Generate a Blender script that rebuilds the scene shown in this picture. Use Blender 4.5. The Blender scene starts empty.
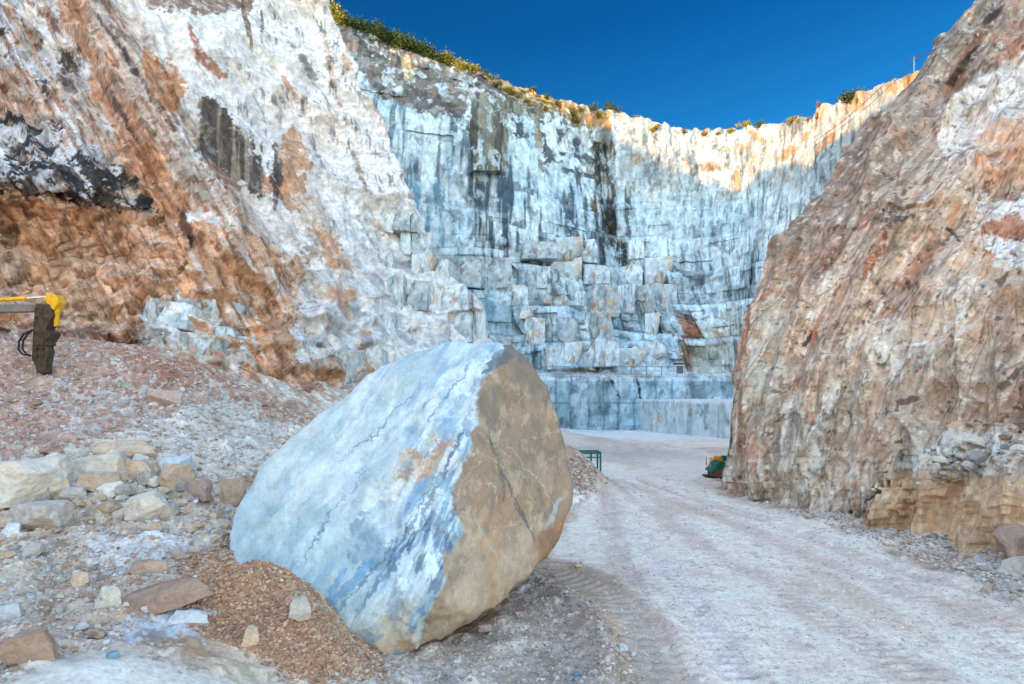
import bpy, bmesh, math, random
import numpy as np
from mathutils import Vector

F, CX, HY, EYE = 600.0, 512.0, 395.0, 4.0      # focal length and horizon of the 1024 px wide picture, eye height
rng = np.random.default_rng(7)
random.seed(7)
scene = bpy.context.scene
COL = scene.collection

# ------------------------------------------------------------------ noise
_perm = np.random.default_rng(1).permutation(256)
_perm = np.concatenate([_perm, _perm, _perm]).astype(np.int64)
_val = np.random.default_rng(2).random(256)


def _h(x, y, z):
    return _perm[_perm[_perm[x & 255] + (y & 255)] + (z & 255)]


def vn(p, seed=0):
    p = p + seed * 17.31
    i = np.floor(p).astype(np.int64)
    f = p - i
    f = f * f * f * (f * (f * 6 - 15) + 10)
    x, y, z = i[:, 0], i[:, 1], i[:, 2]
    r = 0
    for dx in (0, 1):
        wx = f[:, 0] if dx else 1 - f[:, 0]
        for dy in (0, 1):
            wy = f[:, 1] if dy else 1 - f[:, 1]
            for dz in (0, 1):
                wz = f[:, 2] if dz else 1 - f[:, 2]
                r = r + wx * wy * wz * _val[_h(x + dx, y + dy, z + dz)]
    return r * 2 - 1


_R = np.array([[0.36, 0.48, -0.8], [-0.8, 0.60, 0.0], [0.48, 0.64, 0.6]])


def fbm(p, octv=4, seed=0, gain=.5):
    a, s, n = 1.0, 0, 0
    q = p
    for k in range(octv):
        s = s + a * vn(q, seed + k)
        n += a
        a *= gain
        q = (q @ _R) * 2.03
    return s / n * 1.4


def ridged(p, octv=4, seed=0):
    a, s, n = 1.0, 0, 0
    q = p
    for k in range(octv):
        s = s + a * (1 - 2 * np.abs(vn(q, seed + k)))
        n += a
        a *= .5
        q = (q @ _R) * 2.07
    return s / n


def shards(p, seed=0, tilt=.8, crack=False, kap=.85):
    """Broken rock: hollow, tilted fracture facets meeting in sharp ridges (a continuous height)."""
    p = p + seed * 9.7
    i = np.floor(p).astype(np.int64)
    best = np.full(len(p), 9e9)
    sec = np.full(len(p), 9e9)
    bh = np.zeros(len(p), np.int64)
    for dx in (-1, 0, 1):
        for dy in (-1, 0, 1):
            for dz in (-1, 0, 1):
                c = i + np.array([dx, dy, dz])
                h = _h(c[:, 0], c[:, 1], c[:, 2])
                d = p - c
                d -= np.stack([_val[h], _val[(h * 7 + 13) & 255], _val[(h * 13 + 57) & 255]], 1)
                g = np.stack([_val[(h * 3 + 11) & 255], _val[(h * 5 + 29) & 255], _val[(h * 11 + 3) & 255]], 1) * 2 - 1
                q = kap * (d * d).sum(1) + tilt * .55 * (g * d).sum(1) + .55 * _val[(h * 17 + 5) & 255]
                m = q < best
                sec = np.where(m, best, np.minimum(sec, q))
                best = np.where(m, q, best)
                bh = np.where(m, h, bh)
    r = (best - best.mean()) * 2.0
    if crack:
        return r, (sec - best), _val[(bh * 23 + 91) & 255]
    return r


def ss(a, b, x):
    t = np.clip((x - a) / (b - a + 1e-9), 0, 1)
    return t * t * (3 - 2 * t)


def lin(r, g, b):
    return np.array([((c / 255) / 12.92 if c / 255 <= .04045 else ((c / 255 + .055) / 1.055) ** 2.4) for c in (r, g, b)])


def W(px, py, Y):
    return np.stack([(px - CX) / F * Y, Y + 0 * px, EYE + (HY - py) / F * Y], -1)


def interp2(tx, ty, tab, x, y):
    """Smooth look-up in a small table of control values (rows ty, columns tx)."""
    tab = np.array(tab, float)

    def w(t, v):
        v = np.clip(v, t[0], t[-1])
        k = np.clip(np.searchsorted(t, v) - 1, 0, len(t) - 2)
        t = np.array(t, float)
        f = (v - t[k]) / (t[k + 1] - t[k])
        return k, f
    kx, fx = w(tx, x)
    ky, fy = w(ty, y)
    return (tab[ky, kx] * (1 - fx) + tab[ky, kx + 1] * fx) * (1 - fy) + (tab[ky + 1, kx] * (1 - fx) + tab[ky + 1, kx + 1] * fx) * fy


# ------------------------------------------------------------------ geology masks
class Paint:
    """Base colours of the rock, laid out over the surface's own chart (u, v)."""

    def __init__(s, u, v, P, tex=1.0):
        s.u, s.v, s.P, s.ts = u, v, P, tex
        s.C = np.zeros((len(u), 3))
        s.warp()

    def warp(s):
        q = np.stack([s.u, s.v, 0 * s.u], 1)
        s.w1 = fbm(q / 22, 4, 3), fbm(q / 22, 4, 5)
        s.w2 = fbm(q / 6, 3, 8), fbm(q / 6, 3, 9)
        s.w3 = fbm(q / 2.4, 3, 14), fbm(q / 2.4, 3, 15)
        s.tex = 1.12 + .95 * fbm(s.P / s.ts, 6, 61, .72)

    def move(s, P):
        """Re-read the chart after the surface has been displaced, so nothing is stretched over the relief."""
        s.P = P
        ok = (P[:, 1] > 4)
        yy = np.where(ok, P[:, 1], 4)
        s.u = np.where(ok, CX + F * P[:, 0] / yy, s.u)
        s.v = np.where(ok, HY - F * (P[:, 2] - EYE) / yy, s.v)
        s.warp()

    def mix(s, col, m):
        m = (np.clip(m, 0, 1) * np.clip(s.tex + (np.clip(m, 0, 1) - .5) * .3, 0, 1))[:, None]
        s.C = s.C * (1 - m) + np.asarray(col) * m

    def poly(s, pts, warp=9.0, fine=3.0):
        x = s.u + s.w1[0] * warp + s.w2[0] * fine * 1.5 + s.w3[0] * fine * .9
        y = s.v + s.w1[1] * warp + s.w2[1] * fine * 1.5 + s.w3[1] * fine * .9
        ins = np.zeros(len(x), bool)
        n = len(pts)
        for i in range(n):
            x0, y0 = pts[i]
            x1, y1 = pts[(i + 1) % n]
            if y0 == y1:
                continue
            c = ((y0 > y) != (y1 > y)) & (x < (x1 - x0) * (y - y0) / (y1 - y0) + x0)
            ins ^= c
        return ins.astype(float)

    def stroke(s, x0, y0, x1, y1, w, warp=None, taper=0.4):
        wp = w * .7 if warp is None else warp
        x = s.u + s.w1[0] * wp + s.w2[0] * wp * .7 + s.w3[0] * wp * .3
        y = s.v + s.w1[1] * wp + s.w2[1] * wp * .7 + s.w3[1] * wp * .3
        dx, dy = x1 - x0, y1 - y0
        t = np.clip(((x - x0) * dx + (y - y0) * dy) / (dx * dx + dy * dy + 1e-6), 0, 1)
        d = np.hypot(x - x0 - t * dx, y - y0 - t * dy)
        ww = w * (1 - taper * np.abs(t * 2 - 1))
        return ss(1.08, .8, d / ww)

    def speck(s, col, size, lo, hi, amt, seed, mask=1.0, st=(1, 1, 1)):
        """Hard little flecks and chips of another colour."""
        m = ss(lo, hi, fbm(s.P * np.array(st) / size, 5, seed, .68)) * amt * mask
        m = np.clip(m, 0, 1)[:, None]
        s.C = s.C * (1 - m) + np.asarray(col) * m

    def n(s, fx, fy, octv=4, seed=0, ang=0):
        """Noise stretched along a direction: fx, fy are the feature sizes along and across it."""
        a = math.radians(ang)
        a1 = s.u * math.cos(a) + s.v * math.sin(a)
        a2 = -s.u * math.sin(a) + s.v * math.cos(a)
        return fbm(np.stack([a1 / fx, a2 / fy, 0 * a1], 1), octv, seed)


# ------------------------------------------------------------------ mesh and material helpers
def mesh_grid(name, P, nv, nu, C=None, smooth=False, flip=False):
    idx = np.arange(nv * nu).reshape(nv, nu)
    a, b, c, d = idx[:-1, :-1].ravel(), idx[:-1, 1:].ravel(), idx[1:, 1:].ravel(), idx[1:, :-1].ravel()
    f = np.stack([a, b, c, d] if flip else [d, c, b, a], 1)
    return mesh_from(name, P, f, C, smooth)


def mesh_from(name, P, f, C=None, smooth=False):
    me = bpy.data.meshes.new(name)
    k = f.shape[1]
    me.vertices.add(len(P))
    me.vertices.foreach_set('co', P.astype(np.float32).ravel())
    me.loops.add(f.size)
    me.loops.foreach_set('vertex_index', f.astype(np.int32).ravel())
    me.polygons.add(len(f))
    me.polygons.foreach_set('loop_start', np.arange(0, f.size, k, dtype=np.int32))
    me.polygons.foreach_set('use_smooth', np.full(len(f), smooth))
    me.update(calc_edges=True)
    if C is not None:
        at = me.color_attributes.new('Col', 'FLOAT_COLOR', 'POINT')
        at.data.foreach_set('color', np.concatenate([np.clip(C, 0.004, .9), np.ones((len(C), 1))], 1).astype(np.float32).ravel())
    return me


def link(name, me, mat=None, parent=None):
    o = bpy.data.objects.new(name, me)
    COL.objects.link(o)
    if mat is not None:
        me.materials.append(mat)
    if parent is not None:
        o.parent = parent
    return o


def tag(o, label=None, cat=None, group=None, kind=None):
    for k, v in (('label', label), ('category', cat), ('group', group), ('kind', kind)):
        if v:
            o[k] = v
    return o


def new_mat(name, rough=.85):
    m = bpy.data.materials.new(name)
    m.use_nodes = True
    b = m.node_tree.nodes['Principled BSDF']
    b.inputs['Roughness'].default_value = rough
    b.inputs['Specular IOR Level'].default_value = .25
    return m, m.node_tree, b


def rock_mat(name, fine, bump=.5, contrast=.5, rough=.9, col=None, rand=False, spec=.2, crack=.6, stretch=(1, 1, 1)):
    """Stone: its colour attribute (or one base colour) broken up by grain and a fine bump; fine = size of the grain in metres."""
    m, nt, b = new_mat(name, rough)
    b.inputs['Specular IOR Level'].default_value = spec
    N, L = nt.nodes, nt.links
    tc = N.new('ShaderNodeTexCoord')
    n1 = N.new('ShaderNodeTexNoise')
    n1.inputs['Scale'].default_value = 1 / fine
    n1.inputs['Detail'].default_value = 7
    n1.inputs['Roughness'].default_value = .68
    L.new(tc.outputs['Object'], n1.inputs['Vector'])
    vo = N.new('ShaderNodeTexVoronoi')
    vo.feature = 'DISTANCE_TO_EDGE'
    vo.inputs['Scale'].default_value = .45 / fine
    wv = N.new('ShaderNodeVectorMath')
    wv.operation = 'MULTIPLY_ADD'
    wv.inputs[1].default_value = (fine * 1.2,) * 3
    L.new(n1.outputs['Color'], wv.inputs[0])
    L.new(tc.outputs['Object'], wv.inputs[2])
    st0 = N.new('ShaderNodeVectorMath')
    st0.operation = 'MULTIPLY'
    st0.inputs[1].default_value = stretch
    L.new(wv.outputs[0], st0.inputs[0])
    L.new(st0.outputs[0], vo.inputs['Vector'])
    mr = N.new('ShaderNodeMapRange')
    mr.inputs['From Min'].default_value = .36
    mr.inputs['From Max'].default_value = .64
    mr.inputs['To Min'].default_value = 1 - contrast
    mr.inputs['To Max'].default_value = 1 + contrast * .55
    n2 = N.new('ShaderNodeTexNoise')
    n2.inputs['Scale'].default_value = .28 / fine
    n2.inputs['Detail'].default_value = 9
    n2.inputs['Roughness'].default_value = .75
    L.new(tc.outputs['Object'], n2.inputs['Vector'])
    av = N.new('ShaderNodeMath')
    av.operation = 'MULTIPLY_ADD'
    av.inputs[1].default_value = .55
    sb = N.new('ShaderNodeMath')
    sb.operation = 'MULTIPLY'
    sb.inputs[1].default_value = .45
    L.new(n2.outputs['Fac'], sb.inputs[0])
    L.new(n1.outputs['Fac'], av.inputs[0])
    L.new(sb.outputs[0], av.inputs[2])
    L.new(av.outputs[0], mr.inputs['Value'])
    cr = N.new('ShaderNodeMapRange')
    cr.inputs['From Min'].default_value = 0
    cr.inputs['From Max'].default_value = .035
    cr.inputs['To Min'].default_value = 1 - contrast * crack
    cr.inputs['To Max'].default_value = 1
    L.new(vo.outputs['Distance'], cr.inputs['Value'])
    mu = N.new('ShaderNodeMath')
    mu.operation = 'MULTIPLY'
    L.new(mr.outputs[0], mu.inputs[0])
    L.new(cr.outputs[0], mu.inputs[1])
    fac = mu.outputs[0]
    if rand:
        oi = N.new('ShaderNodeObjectInfo')
        r = N.new('ShaderNodeMapRange')
        r.inputs['To Min'].default_value = .75
        r.inputs['To Max'].default_value = 1.2
        L.new(oi.outputs['Random'], r.inputs['Value'])
        m2 = N.new('ShaderNodeMath')
        m2.operation = 'MULTIPLY'
        L.new(fac, m2.inputs[0])
        L.new(r.outputs[0], m2.inputs[1])
        fac = m2.outputs[0]
    sc = N.new('ShaderNodeVectorMath')
    sc.operation = 'SCALE'
    if col is None:
        at = N.new('ShaderNodeAttribute')
        at.attribute_name = 'Col'
        L.new(at.outputs['Color'], sc.inputs[0])
    else:
        sc.inputs[0].default_value = tuple(col)
    L.new(fac, sc.inputs['Scale'])
    L.new(sc.outputs[0], b.inputs['Base Color'])
    bp = N.new('ShaderNodeBump')
    bp.inputs['Strength'].default_value = bump
    bp.inputs['Distance'].default_value = fine * .6
    L.new(n1.outputs['Fac'], bp.inputs['Height'])
    L.new(bp.outputs[0], b.inputs['Normal'])
    return m


def plain(name, rgb, rough=.5, metal=0., var=.15, scale=8.):
    m, nt, b = new_mat(name, rough)
    b.inputs['Metallic'].default_value = metal
    N, L = nt.nodes, nt.links
    tc = N.new('ShaderNodeTexCoord')
    n = N.new('ShaderNodeTexNoise')
    n.inputs['Scale'].default_value = scale
    n.inputs['Detail'].default_value = 5
    L.new(tc.outputs['Object'], n.inputs['Vector'])
    mr = N.new('ShaderNodeMapRange')
    mr.inputs['From Min'].default_value = .3
    mr.inputs['From Max'].default_value = .7
    mr.inputs['To Min'].default_value = 1 - var
    mr.inputs['To Max'].default_value = 1 + var
    L.new(n.outputs['Fac'], mr.inputs['Value'])
    s = N.new('ShaderNodeVectorMath')
    s.operation = 'SCALE'
    s.inputs[0].default_value = tuple(rgb)
    L.new(mr.outputs[0], s.inputs['Scale'])
    L.new(s.outputs[0], b.inputs['Base Color'])
    return m


def blur(a, nv, nu, k, it=2):
    g_ = np.array(a, float).reshape(nv, nu)
    for _ in range(it):
        for ax in (0, 1):
            p_ = np.pad(g_, [(k, k) if ax == 0 else (0, 0), (k, k) if ax == 1 else (0, 0)], mode='edge')
            c_ = np.cumsum(np.insert(p_, 0, 0, axis=ax), axis=ax)
            n_ = 2 * k + 1
            g_ = (c_[n_:] - c_[:-n_]) / n_ if ax == 0 else (c_[:, n_:] - c_[:, :-n_]) / n_
    return g_.ravel()


def grid_normals(P, nv, nu):
    G = P.reshape(nv, nu, 3)
    du = np.gradient(G, axis=1)
    dv = np.gradient(G, axis=0)
    n = np.cross(du, dv)
    n /= np.linalg.norm(n, axis=2, keepdims=True) + 1e-9
    return n.reshape(-1, 3)


# rock colours (linear)
WHITE = lin(222, 222, 222)
PALE = lin(205, 210, 212)
BLUE = lin(160, 190, 205)
BLUE2 = lin(110, 155, 180)
GREY = lin(120, 120, 122)
DARK = lin(62, 60, 62)
BLACK = lin(34, 32, 33)
ORANGE = lin(214, 140, 84)
RUST = lin(170, 92, 52)
DRUST = lin(110, 58, 38)
TAN = lin(200, 165, 132)
SAND = lin(205, 180, 155)
PINK = lin(188, 155, 140)
BROWN = lin(140, 105, 85)
MAUVE = lin(135, 115, 108)
STAIN = lin(95, 84, 70)

# ------------------------------------------------------------------ ground
# heights read off the place: (column, row, distance) of points on the ground, then plain floor points
gp = [(0, 345, 31), (130, 348, 30), (230, 385, 31), (290, 415, 32), (350, 405, 40), (100, 400, 24), (0, 400, 22), (200, 425, 23),
      (-150, 330, 28), (-150, 400, 19), (-150, 470, 13), (-150, 600, 8),
      (0, 460, 15.5), (100, 468, 15), (200, 478, 15), (0, 515, 11.5), (100, 525, 11), (170, 530, 11), (0, 600, 8), (100, 600, 8.3), (180, 585, 9),
      (0, 684, 6), (100, 672, 6.4), (200, 664, 7.2), (280, 450, 20), (225, 500, 13), (225, 550, 10.6), (300, 640, 8.5), (335, 665, 8.6),
      (420, 400, 50), (500, 415, 50), (1024, 560, 14), (1000, 575, 12.6), (930, 535, 16), (1100, 590, 11.5), (1200, 610, 10), (880, 512, 19)]
pts = [tuple(W(np.float64(a), b, c)) for a, b, c in gp]
pts += [(x, y, 0) for x, y in [(-1, 9), (1.2, 9), (0, 11), (1.5, 12.5), (2, 6), (5, 6), (9, 6), (3, 9), (6, 9), (9, 9.5), (2, 16), (6, 14), (10, 14), (3, 22), (8, 22), (6, 30),
                              (12, 32), (4, 45), (14, 45), (6, 60), (20, 60), (8, 75), (24, 75), (0, 30), (-3, 40), (0, 20), (-2, 12.5), (10, 3), (3, 2), (0, 5.5),
                              (-6, -20), (10, -20), (0, -60), (30, -60), (-30, -60), (0, 95), (30, 95), (-20, 95), (15, 20), (20, 35), (40, 60)]]
pts += [(-3.2, 10.3, .15), (-4.5, 2, .9), (-8, 0, 1.2), (-2.2, 6.6, .15), (-1.2, 8.2, .05), (-3.0, 12.0, .1), (-3, 14, .3)]
GPt = np.array(pts, float)


def tps(r2):
    return np.where(r2 > 1e-9, .5 * r2 * np.log(r2 + 1e-12), 0)


_n = len(GPt)
_K = tps(((GPt[:, None, :2] - GPt[None, :, :2]) ** 2).sum(2)) + np.eye(_n) * .6
_A = np.zeros((_n + 3, _n + 3))
_A[:_n, :_n] = _K
_A[:_n, _n] = 1
_A[:_n, _n + 1:] = GPt[:, :2]
_A[_n:, :_n] = _A[:_n, _n:].T
_wts = np.linalg.solve(_A, np.concatenate([GPt[:, 2], [0, 0, 0]]))


def mound(x, y, cx, cy, sx, sy, h, a=0.):
    ca, sa = math.cos(a), math.sin(a)
    u = ((x - cx) * ca + (y - cy) * sa) / sx
    v = (-(x - cx) * sa + (y - cy) * ca) / sy
    return h * np.exp(-(u * u + v * v) * 1.3)


def ground_base(x, y):
    x = np.asarray(x, float)
    y = np.asarray(y, float)
    yc = np.clip(y, -40, 95)
    xc = np.clip(x, -45, 45)
    z = _wts[_n] + _wts[_n + 1] * xc + _wts[_n + 2] * yc
    for k in range(_n):
        z = z + _wts[k] * tps((xc - GPt[k, 0]) ** 2 + (yc - GPt[k, 1]) ** 2)
    z = np.clip(z, -.25, 9)
    # brown spoil heap pushed against the boulder, a ridge of spoil behind it, the berm beside the wheel track
    z = z + mound(x, y, -3.7, 9.3, 1.05, .8, .8) + mound(x, y, -2.85, 8.55, .8, .65, .4)
    z = z + mound(x, y, 2.4, 25.5, 1.7, 1.8, 1.45, .1) + mound(x, y, 1.0, 24, 2.2, 2, 1.2)
    z = z + mound(x, y, 1.45, 9.3, .35, 2.4, .16, -.12)
    z = z + mound(x, y, 12.6, 13.4, 2.6, 1.5, .45)
    return z


GX = np.concatenate([np.linspace(-1300, -240, 50, endpoint=False), np.linspace(-240, 1260, 780), np.linspace(1270, 2200, 50)])
GYr = np.concatenate([-np.geomspace(80, .5, 40), np.linspace(0, 2.9, 8), 3 * (110 / 3) ** (np.linspace(0, 1, 760) ** 1.0)])
PXg, Yg = np.meshgrid(GX, GYr)
We = np.where(Yg > 3, Yg, 3 + (3 - Yg))
Xg = (PXg - CX) / F * We
Xg, Yg, We = Xg.ravel(), Yg.ravel(), We.ravel()
TRK = [(.95, 13.6), (1.75, 12.3), (2.15, 10.6), (2.05, 9.0), (1.75, 7.4), (1.5, 5.6)]


def track(x, y, line, half):
    """Returns (distance across the wheel track, distance along it)."""
    best = np.full(len(x), 9e9)
    along = np.zeros(len(x))
    acc = 0
    for (x0, y0), (x1, y1) in zip(line[:-1], line[1:]):
        dx, dy = x1 - x0, y1 - y0
        L = math.hypot(dx, dy)
        t = np.clip(((x - x0) * dx + (y - y0) * dy) / L / L, 0, 1)
        d = np.hypot(x - x0 - t * dx, y - y0 - t * dy)
        m = d < best
        best = np.where(m, d, best)
        along = np.where(m, acc + t * L, along)
        acc += L
    return best, along


RUTS = [([(5.1, 28), (6.5, 21), (7.5, 14.5), (8.3, 11.2), (8.9, 9), (9.2, 6)], .36), ([(4.1, 28), (4.9, 21), (5.3, 14.5), (5.6, 11.2), (5.8, 9), (6, 5)], .34),
        ([(3.5, 24), (3.5, 16.5), (3.5, 11.7), (3.2, 8.3), (3.0, 5)], .3), ([(4.6, 30), (3.0, 18), (2.5, 12), (2.5, 9), (2.3, 5)], .26), ([(6, 28), (7.6, 20), (8.6, 14), (9.6, 10.5)], .25)]


def ground_full(x, y):
    """height, projected column/row used as the chart, region masks"""
    z = ground_base(x, y)
    w = np.maximum(np.where(y > 3, y, 3 + (3 - y)), 3)
    p = np.stack([x, y, 0 * x], 1)
    u = CX + F * x / w
    v = HY + F * (EYE - z) / w
    wob = fbm(p / 1.3, 3, 21)
    lx = np.interp(y, [-20, 4, 6.5, 9, 11, 13, 16, 24, 30, 45, 70], [-1, 1.1, 1.35, 1.75, 1.7, .9, .9, 3.4, 3.2, 1, 0]) + wob * .16
    rx = np.interp(y, [-20, 5, 8, 11, 14, 18, 23, 30, 40, 60], [9, 8, 9, 9.6, 9.6, 9.4, 8.6, 9.6, 18, 40]) + wob * .4
    road = ss(-.25, .35, x - lx) * ss(-.3, .5, rx - x)
    rough = 1 - road
    lump = fbm(p / 1.1, 4, 31) * .11 + ridged(p / .45, 3, 33) * .03
    c1 = shards(p / .42, 3, .9)
    c2 = shards(p / .16, 4, .9)
    far = ss(34, 20, y)
    big = ss(-2, -4.5, x) * ss(8.5, 11, y)
    z = z + rough * (lump + c1 * .055 * (1 + big) + c2 * .028) + fbm(p / .5, 4, 41) * .007 * road
    z = z + road * (ridged(p / .14, 3, 43) * .003 + c2 * .004)
    z = z + big * (fbm(p / 3, 3, 44) * .3)
    # lug marks and ruts
    d, s = track(x, y, TRK, .5)
    lug = ss(.46, .36, d) * (.5 + .5 * np.sin(s * 2 * math.pi / .27 + d * 5))
    z = z - .055 * ss(.55, .4, d) + lug * .035 + .06 * ss(.35, .0, np.abs(d - .62)) * (x < 3)
    for RT, wd in RUTS:
        dd, _s = track(x, y, RT, wd)
        dd = dd + .08 * wob
        z = z - .028 * ss(wd, wd * .4, dd) * road + .012 * ss(.16, .04, np.abs(dd - wd * 1.15)) * road
        z = z + .012 * ss(wd, wd * .6, dd) * np.sin(y * 2 * math.pi / .24 + dd * 6) * road * ss(16, 9, y)
    pw = ss(.0, .5, mound(x, y, -3.6, 6.3, 2.1, 1.05, 1, .1) - .25 + wob * .1)      # smooth pale marble sludge
    z = z * (1 - pw) + (ground_base(x, y) + .06 + .02 * fbm(p / .7, 3, 47)) * pw
    return z, u, v, road, pw, d, lug, c1


Zg, ug, vg, road_m, pow_m, trk_d, lug_m, cell1 = ground_full(Xg, Yg)
Pg = np.stack([Xg, Yg, Zg], 1)
g = Paint(ug, vg, Pg, .5)
p3 = Pg * np.array([1, 1, 0])
g.C[:] = lin(200, 184, 164)
g.mix(lin(176, 142, 116), ss(-.1, .5, fbm(p3 / 2.2, 4, 51)))
g.mix(lin(212, 204, 190), ss(.05, .5, fbm(p3 / 1.4, 4, 52)) * .8)
# left talus: pink brown up the slope with a grey white chute
g.mix(lin(168, 122, 104), g.poly([(-260, 320), (150, 330), (200, 400), (120, 440), (-260, 470)]) * .75)
g.mix(lin(190, 182, 174), g.stroke(60, 395, 190, 445, 26) * .8 * ss(-.4, .3, fbm(p3 / .6, 3, 54)))
g.mix(lin(150, 100, 80), g.stroke(120, 350, 300, 415, 22) * .6)
g.mix(lin(184, 178, 168), g.stroke(200, 405, 270, 440, 26) * .85)
g.mix(lin(190, 170, 150), g.poly([(-200, 470), (110, 470), (240, 500), (235, 560), (120, 580), (-200, 600)]) * .7)
g.mix(lin(206, 206, 206), g.stroke(95, 552, 180, 545, 15) * .8)
g.mix(lin(188, 168, 150), g.poly([(-200, 580), (110, 590), (180, 640), (60, 684), (-200, 700)]) * .5)
g.mix(lin(150, 100, 78), g.stroke(130, 620, 200, 600, 12) * .5)
m = g.poly([(185, 560), (235, 548), (262, 552), (300, 600), (330, 660), (330, 690), (290, 670), (240, 640), (190, 625)], 5)
g.mix(lin(176, 134, 102), m * .95)
g.mix(lin(228, 216, 204), pow_m)
g.mix(lin(190, 200, 212), g.stroke(120, 640, 210, 620, 14) * .7 * (1 - pow_m))
# road
rd = lin(240, 220, 204)
g.mix(rd, road_m * (.86 + .12 * fbm(p3 / 2.5, 3, 55)))
g.mix(lin(212, 184, 162), road_m * ss(.1, .6, fbm(p3 * np.array([1, .35, 1]) / 1.6, 4, 56)) * .8)
g.mix(lin(160, 150, 146), road_m * ss(.34, .5, fbm(p3 * np.array([.8, 1, 1]) / .2, 5, 57, .65)) * .4 * ss(30, 12, Yg))
g.mix(lin(178, 164, 152), road_m * ss(34, 45, Yg) * ss(-.3, .5, fbm(p3 / 7, 3, 58)) * .8)
g.mix(lin(222, 222, 222), road_m * ss(50, 62, Yg + 3 * fbm(p3 / 4, 3, 59)) * .8)
for k_, (RT, wd) in enumerate(RUTS):
    dd, _s = track(Xg, Yg, RT, wd)
    g.mix(lin(196, 168, 150) if k_ != 2 else lin(210, 200, 194), ss(wd * 1.7, wd * .2, dd + .35 * fbm(p3 / .8, 4, 65)) * road_m * .6)
# berm by the track, blue grey chips
g.mix(lin(168, 140, 118), ss(.75, .2, np.abs(trk_d - .45) + .3 * fbm(p3 / .3, 4, 66)) * ss(2.7, 2.1, Xg) * .75)
g.mix(lin(178, 158, 142), ss(.4, .15, trk_d) * .7)
g.mix(lin(168, 152, 142), g.poly([(420, 700), (440, 650), (520, 590), (560, 540), (600, 560), (640, 700)]) * .7 * (1 - ss(.1, .4, road_m)))
g.mix(lin(176, 145, 122), g.poly([(770, 490), (870, 505), (960, 540), (1100, 610), (1100, 560), (900, 480)], 4) * .65)
g.mix(lin(176, 140, 115), mound(Xg, Yg, 2.2, 25, 2.6, 2.2, 1, .2) * .9)
cv = _val[(np.floor(cell1 * 997).astype(np.int64)) & 255]
g.C *= (1.12 + .16 * fbm(p3 / .35, 4, 61) * (1 - .4 * road_m) + (cell1 * .22) * (1 - road_m) * (1 - pow_m))[:, None]
nv, nu = len(GYr), len(GX)
g.speck(lin(150, 138, 128), .13, .36, .46, .45, 62, road_m * ss(30, 10, Yg), (.6, 1, 0))
g.speck(lin(226, 216, 206), .2, .2, .35, .6, 63, 1 - road_m, (1, 1, 0))
g.speck(lin(130, 96, 78), .25, .25, .38, .55, 64, 1 - road_m, (1, 1, 0))
ground = link('ground', mesh_grid('ground', Pg, nv, nu, g.C, flip=True), rock_mat('ground_dust', .09, .7, .34, crack=.2))
tag(ground, kind='structure')


def zg(x, y):
    return float(ground_full(np.array([x]), np.array([y]))[0][0])


def hit(px, py):
    """Point of the ground seen in this direction."""
    Y = 5 * (90 / 5) ** (np.arange(260) / 259)
    x = (px - CX) / F * Y
    zr = EYE + (HY - py) / F * Y
    zz = ground_base(x, Y)
    k = np.where(zz >= zr)[0]
    k = k[0] if len(k) else 258
    return x[k], Y[k], zz[k]


# ------------------------------------------------------------------ generic rock sheet
def face_sheet(name, px, py, Y, back, top, top_n=26, side=+1, side_n=30, side_step=.9, top_dir=(0, 1, .03)):
    """px, py, Y: (nv, nu) arrays. Adds a flank that turns away at one side and a plateau behind the crest."""
    P = W(px, py, Y)
    U, V = px.copy(), py.copy()
    if side:
        e = P[:, -1] if side > 0 else P[:, 0]
        t = (np.arange(1, side_n + 1) ** 1.25 * side_step)[None, :, None]
        d = np.stack([e[:, 0] / e[:, 1] + back, np.ones(len(e)), 0 * e[:, 0]], 1)[:, None, :]
        ex = e[:, None, :] + d * t
        ux = (U[:, -1] if side > 0 else U[:, 0])[:, None] + side * t[..., 0] * 3
        vx = (V[:, -1] if side > 0 else V[:, 0])[:, None] + 0 * t[..., 0]
        if side > 0:
            P, U, V = np.concatenate([P, ex], 1), np.concatenate([U, ux], 1), np.concatenate([V, vx], 1)
        else:
            P, U, V = np.concatenate([ex[:, ::-1], P], 1), np.concatenate([ux[:, ::-1], U], 1), np.concatenate([vx[:, ::-1], V], 1)
    if top:
        t = (np.arange(top_n, 0, -1) ** 1.4 * .45)[:, None, None]
        ex = P[:1] + np.broadcast_to(np.array(top_dir, float), P[:1].shape) * t
        P = np.concatenate([ex, P], 0)
        U = np.concatenate([np.repeat(U[:1], top_n, 0), U], 0)
        V = np.concatenate([V[:1] - t[..., 0] * 2, V], 0)
    nv, nu = U.shape
    return P.reshape(-1, 3), U.ravel(), V.ravel(), nv, nu


# ------------------------------------------------------------------ back wall of the quarry
CR = np.array([(290, -6), (310, 3), (345, 22), (400, 46), (440, 60), (490, 76), (530, 90), (560, 99), (600, 110), (625, 112), (660, 122), (690, 131),
               (720, 129), (760, 126), (800, 118), (830, 108), (860, 95), (885, 80), (915, 70), (960, 55), (1010, 35)], float)
nu, nv = 800, 520
px1 = np.linspace(290, 1000, nu)
crest = np.interp(px1, CR[:, 0], CR[:, 1]) + 2.2 * fbm(np.stack([px1 / 9, 0 * px1, 0 * px1], 1), 4, 71) + \
    2.0 * np.round(1.6 * fbm(np.stack([px1 / 16, 0 * px1, 0 * px1], 1), 2, 73)) * (px1 > 600)
t = np.linspace(0, 1, nv)[:, None]
PX = np.repeat(px1[None], nv, 0)
PY = crest[None] + (450 - crest[None]) * t
tx = [290, 350, 420, 480, 540, 600, 622, 700, 745, 790, 830, 870, 915, 1000]
ty = [0, 60, 110, 150, 200, 250, 300, 340, 372, 376, 400, 450]
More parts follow.
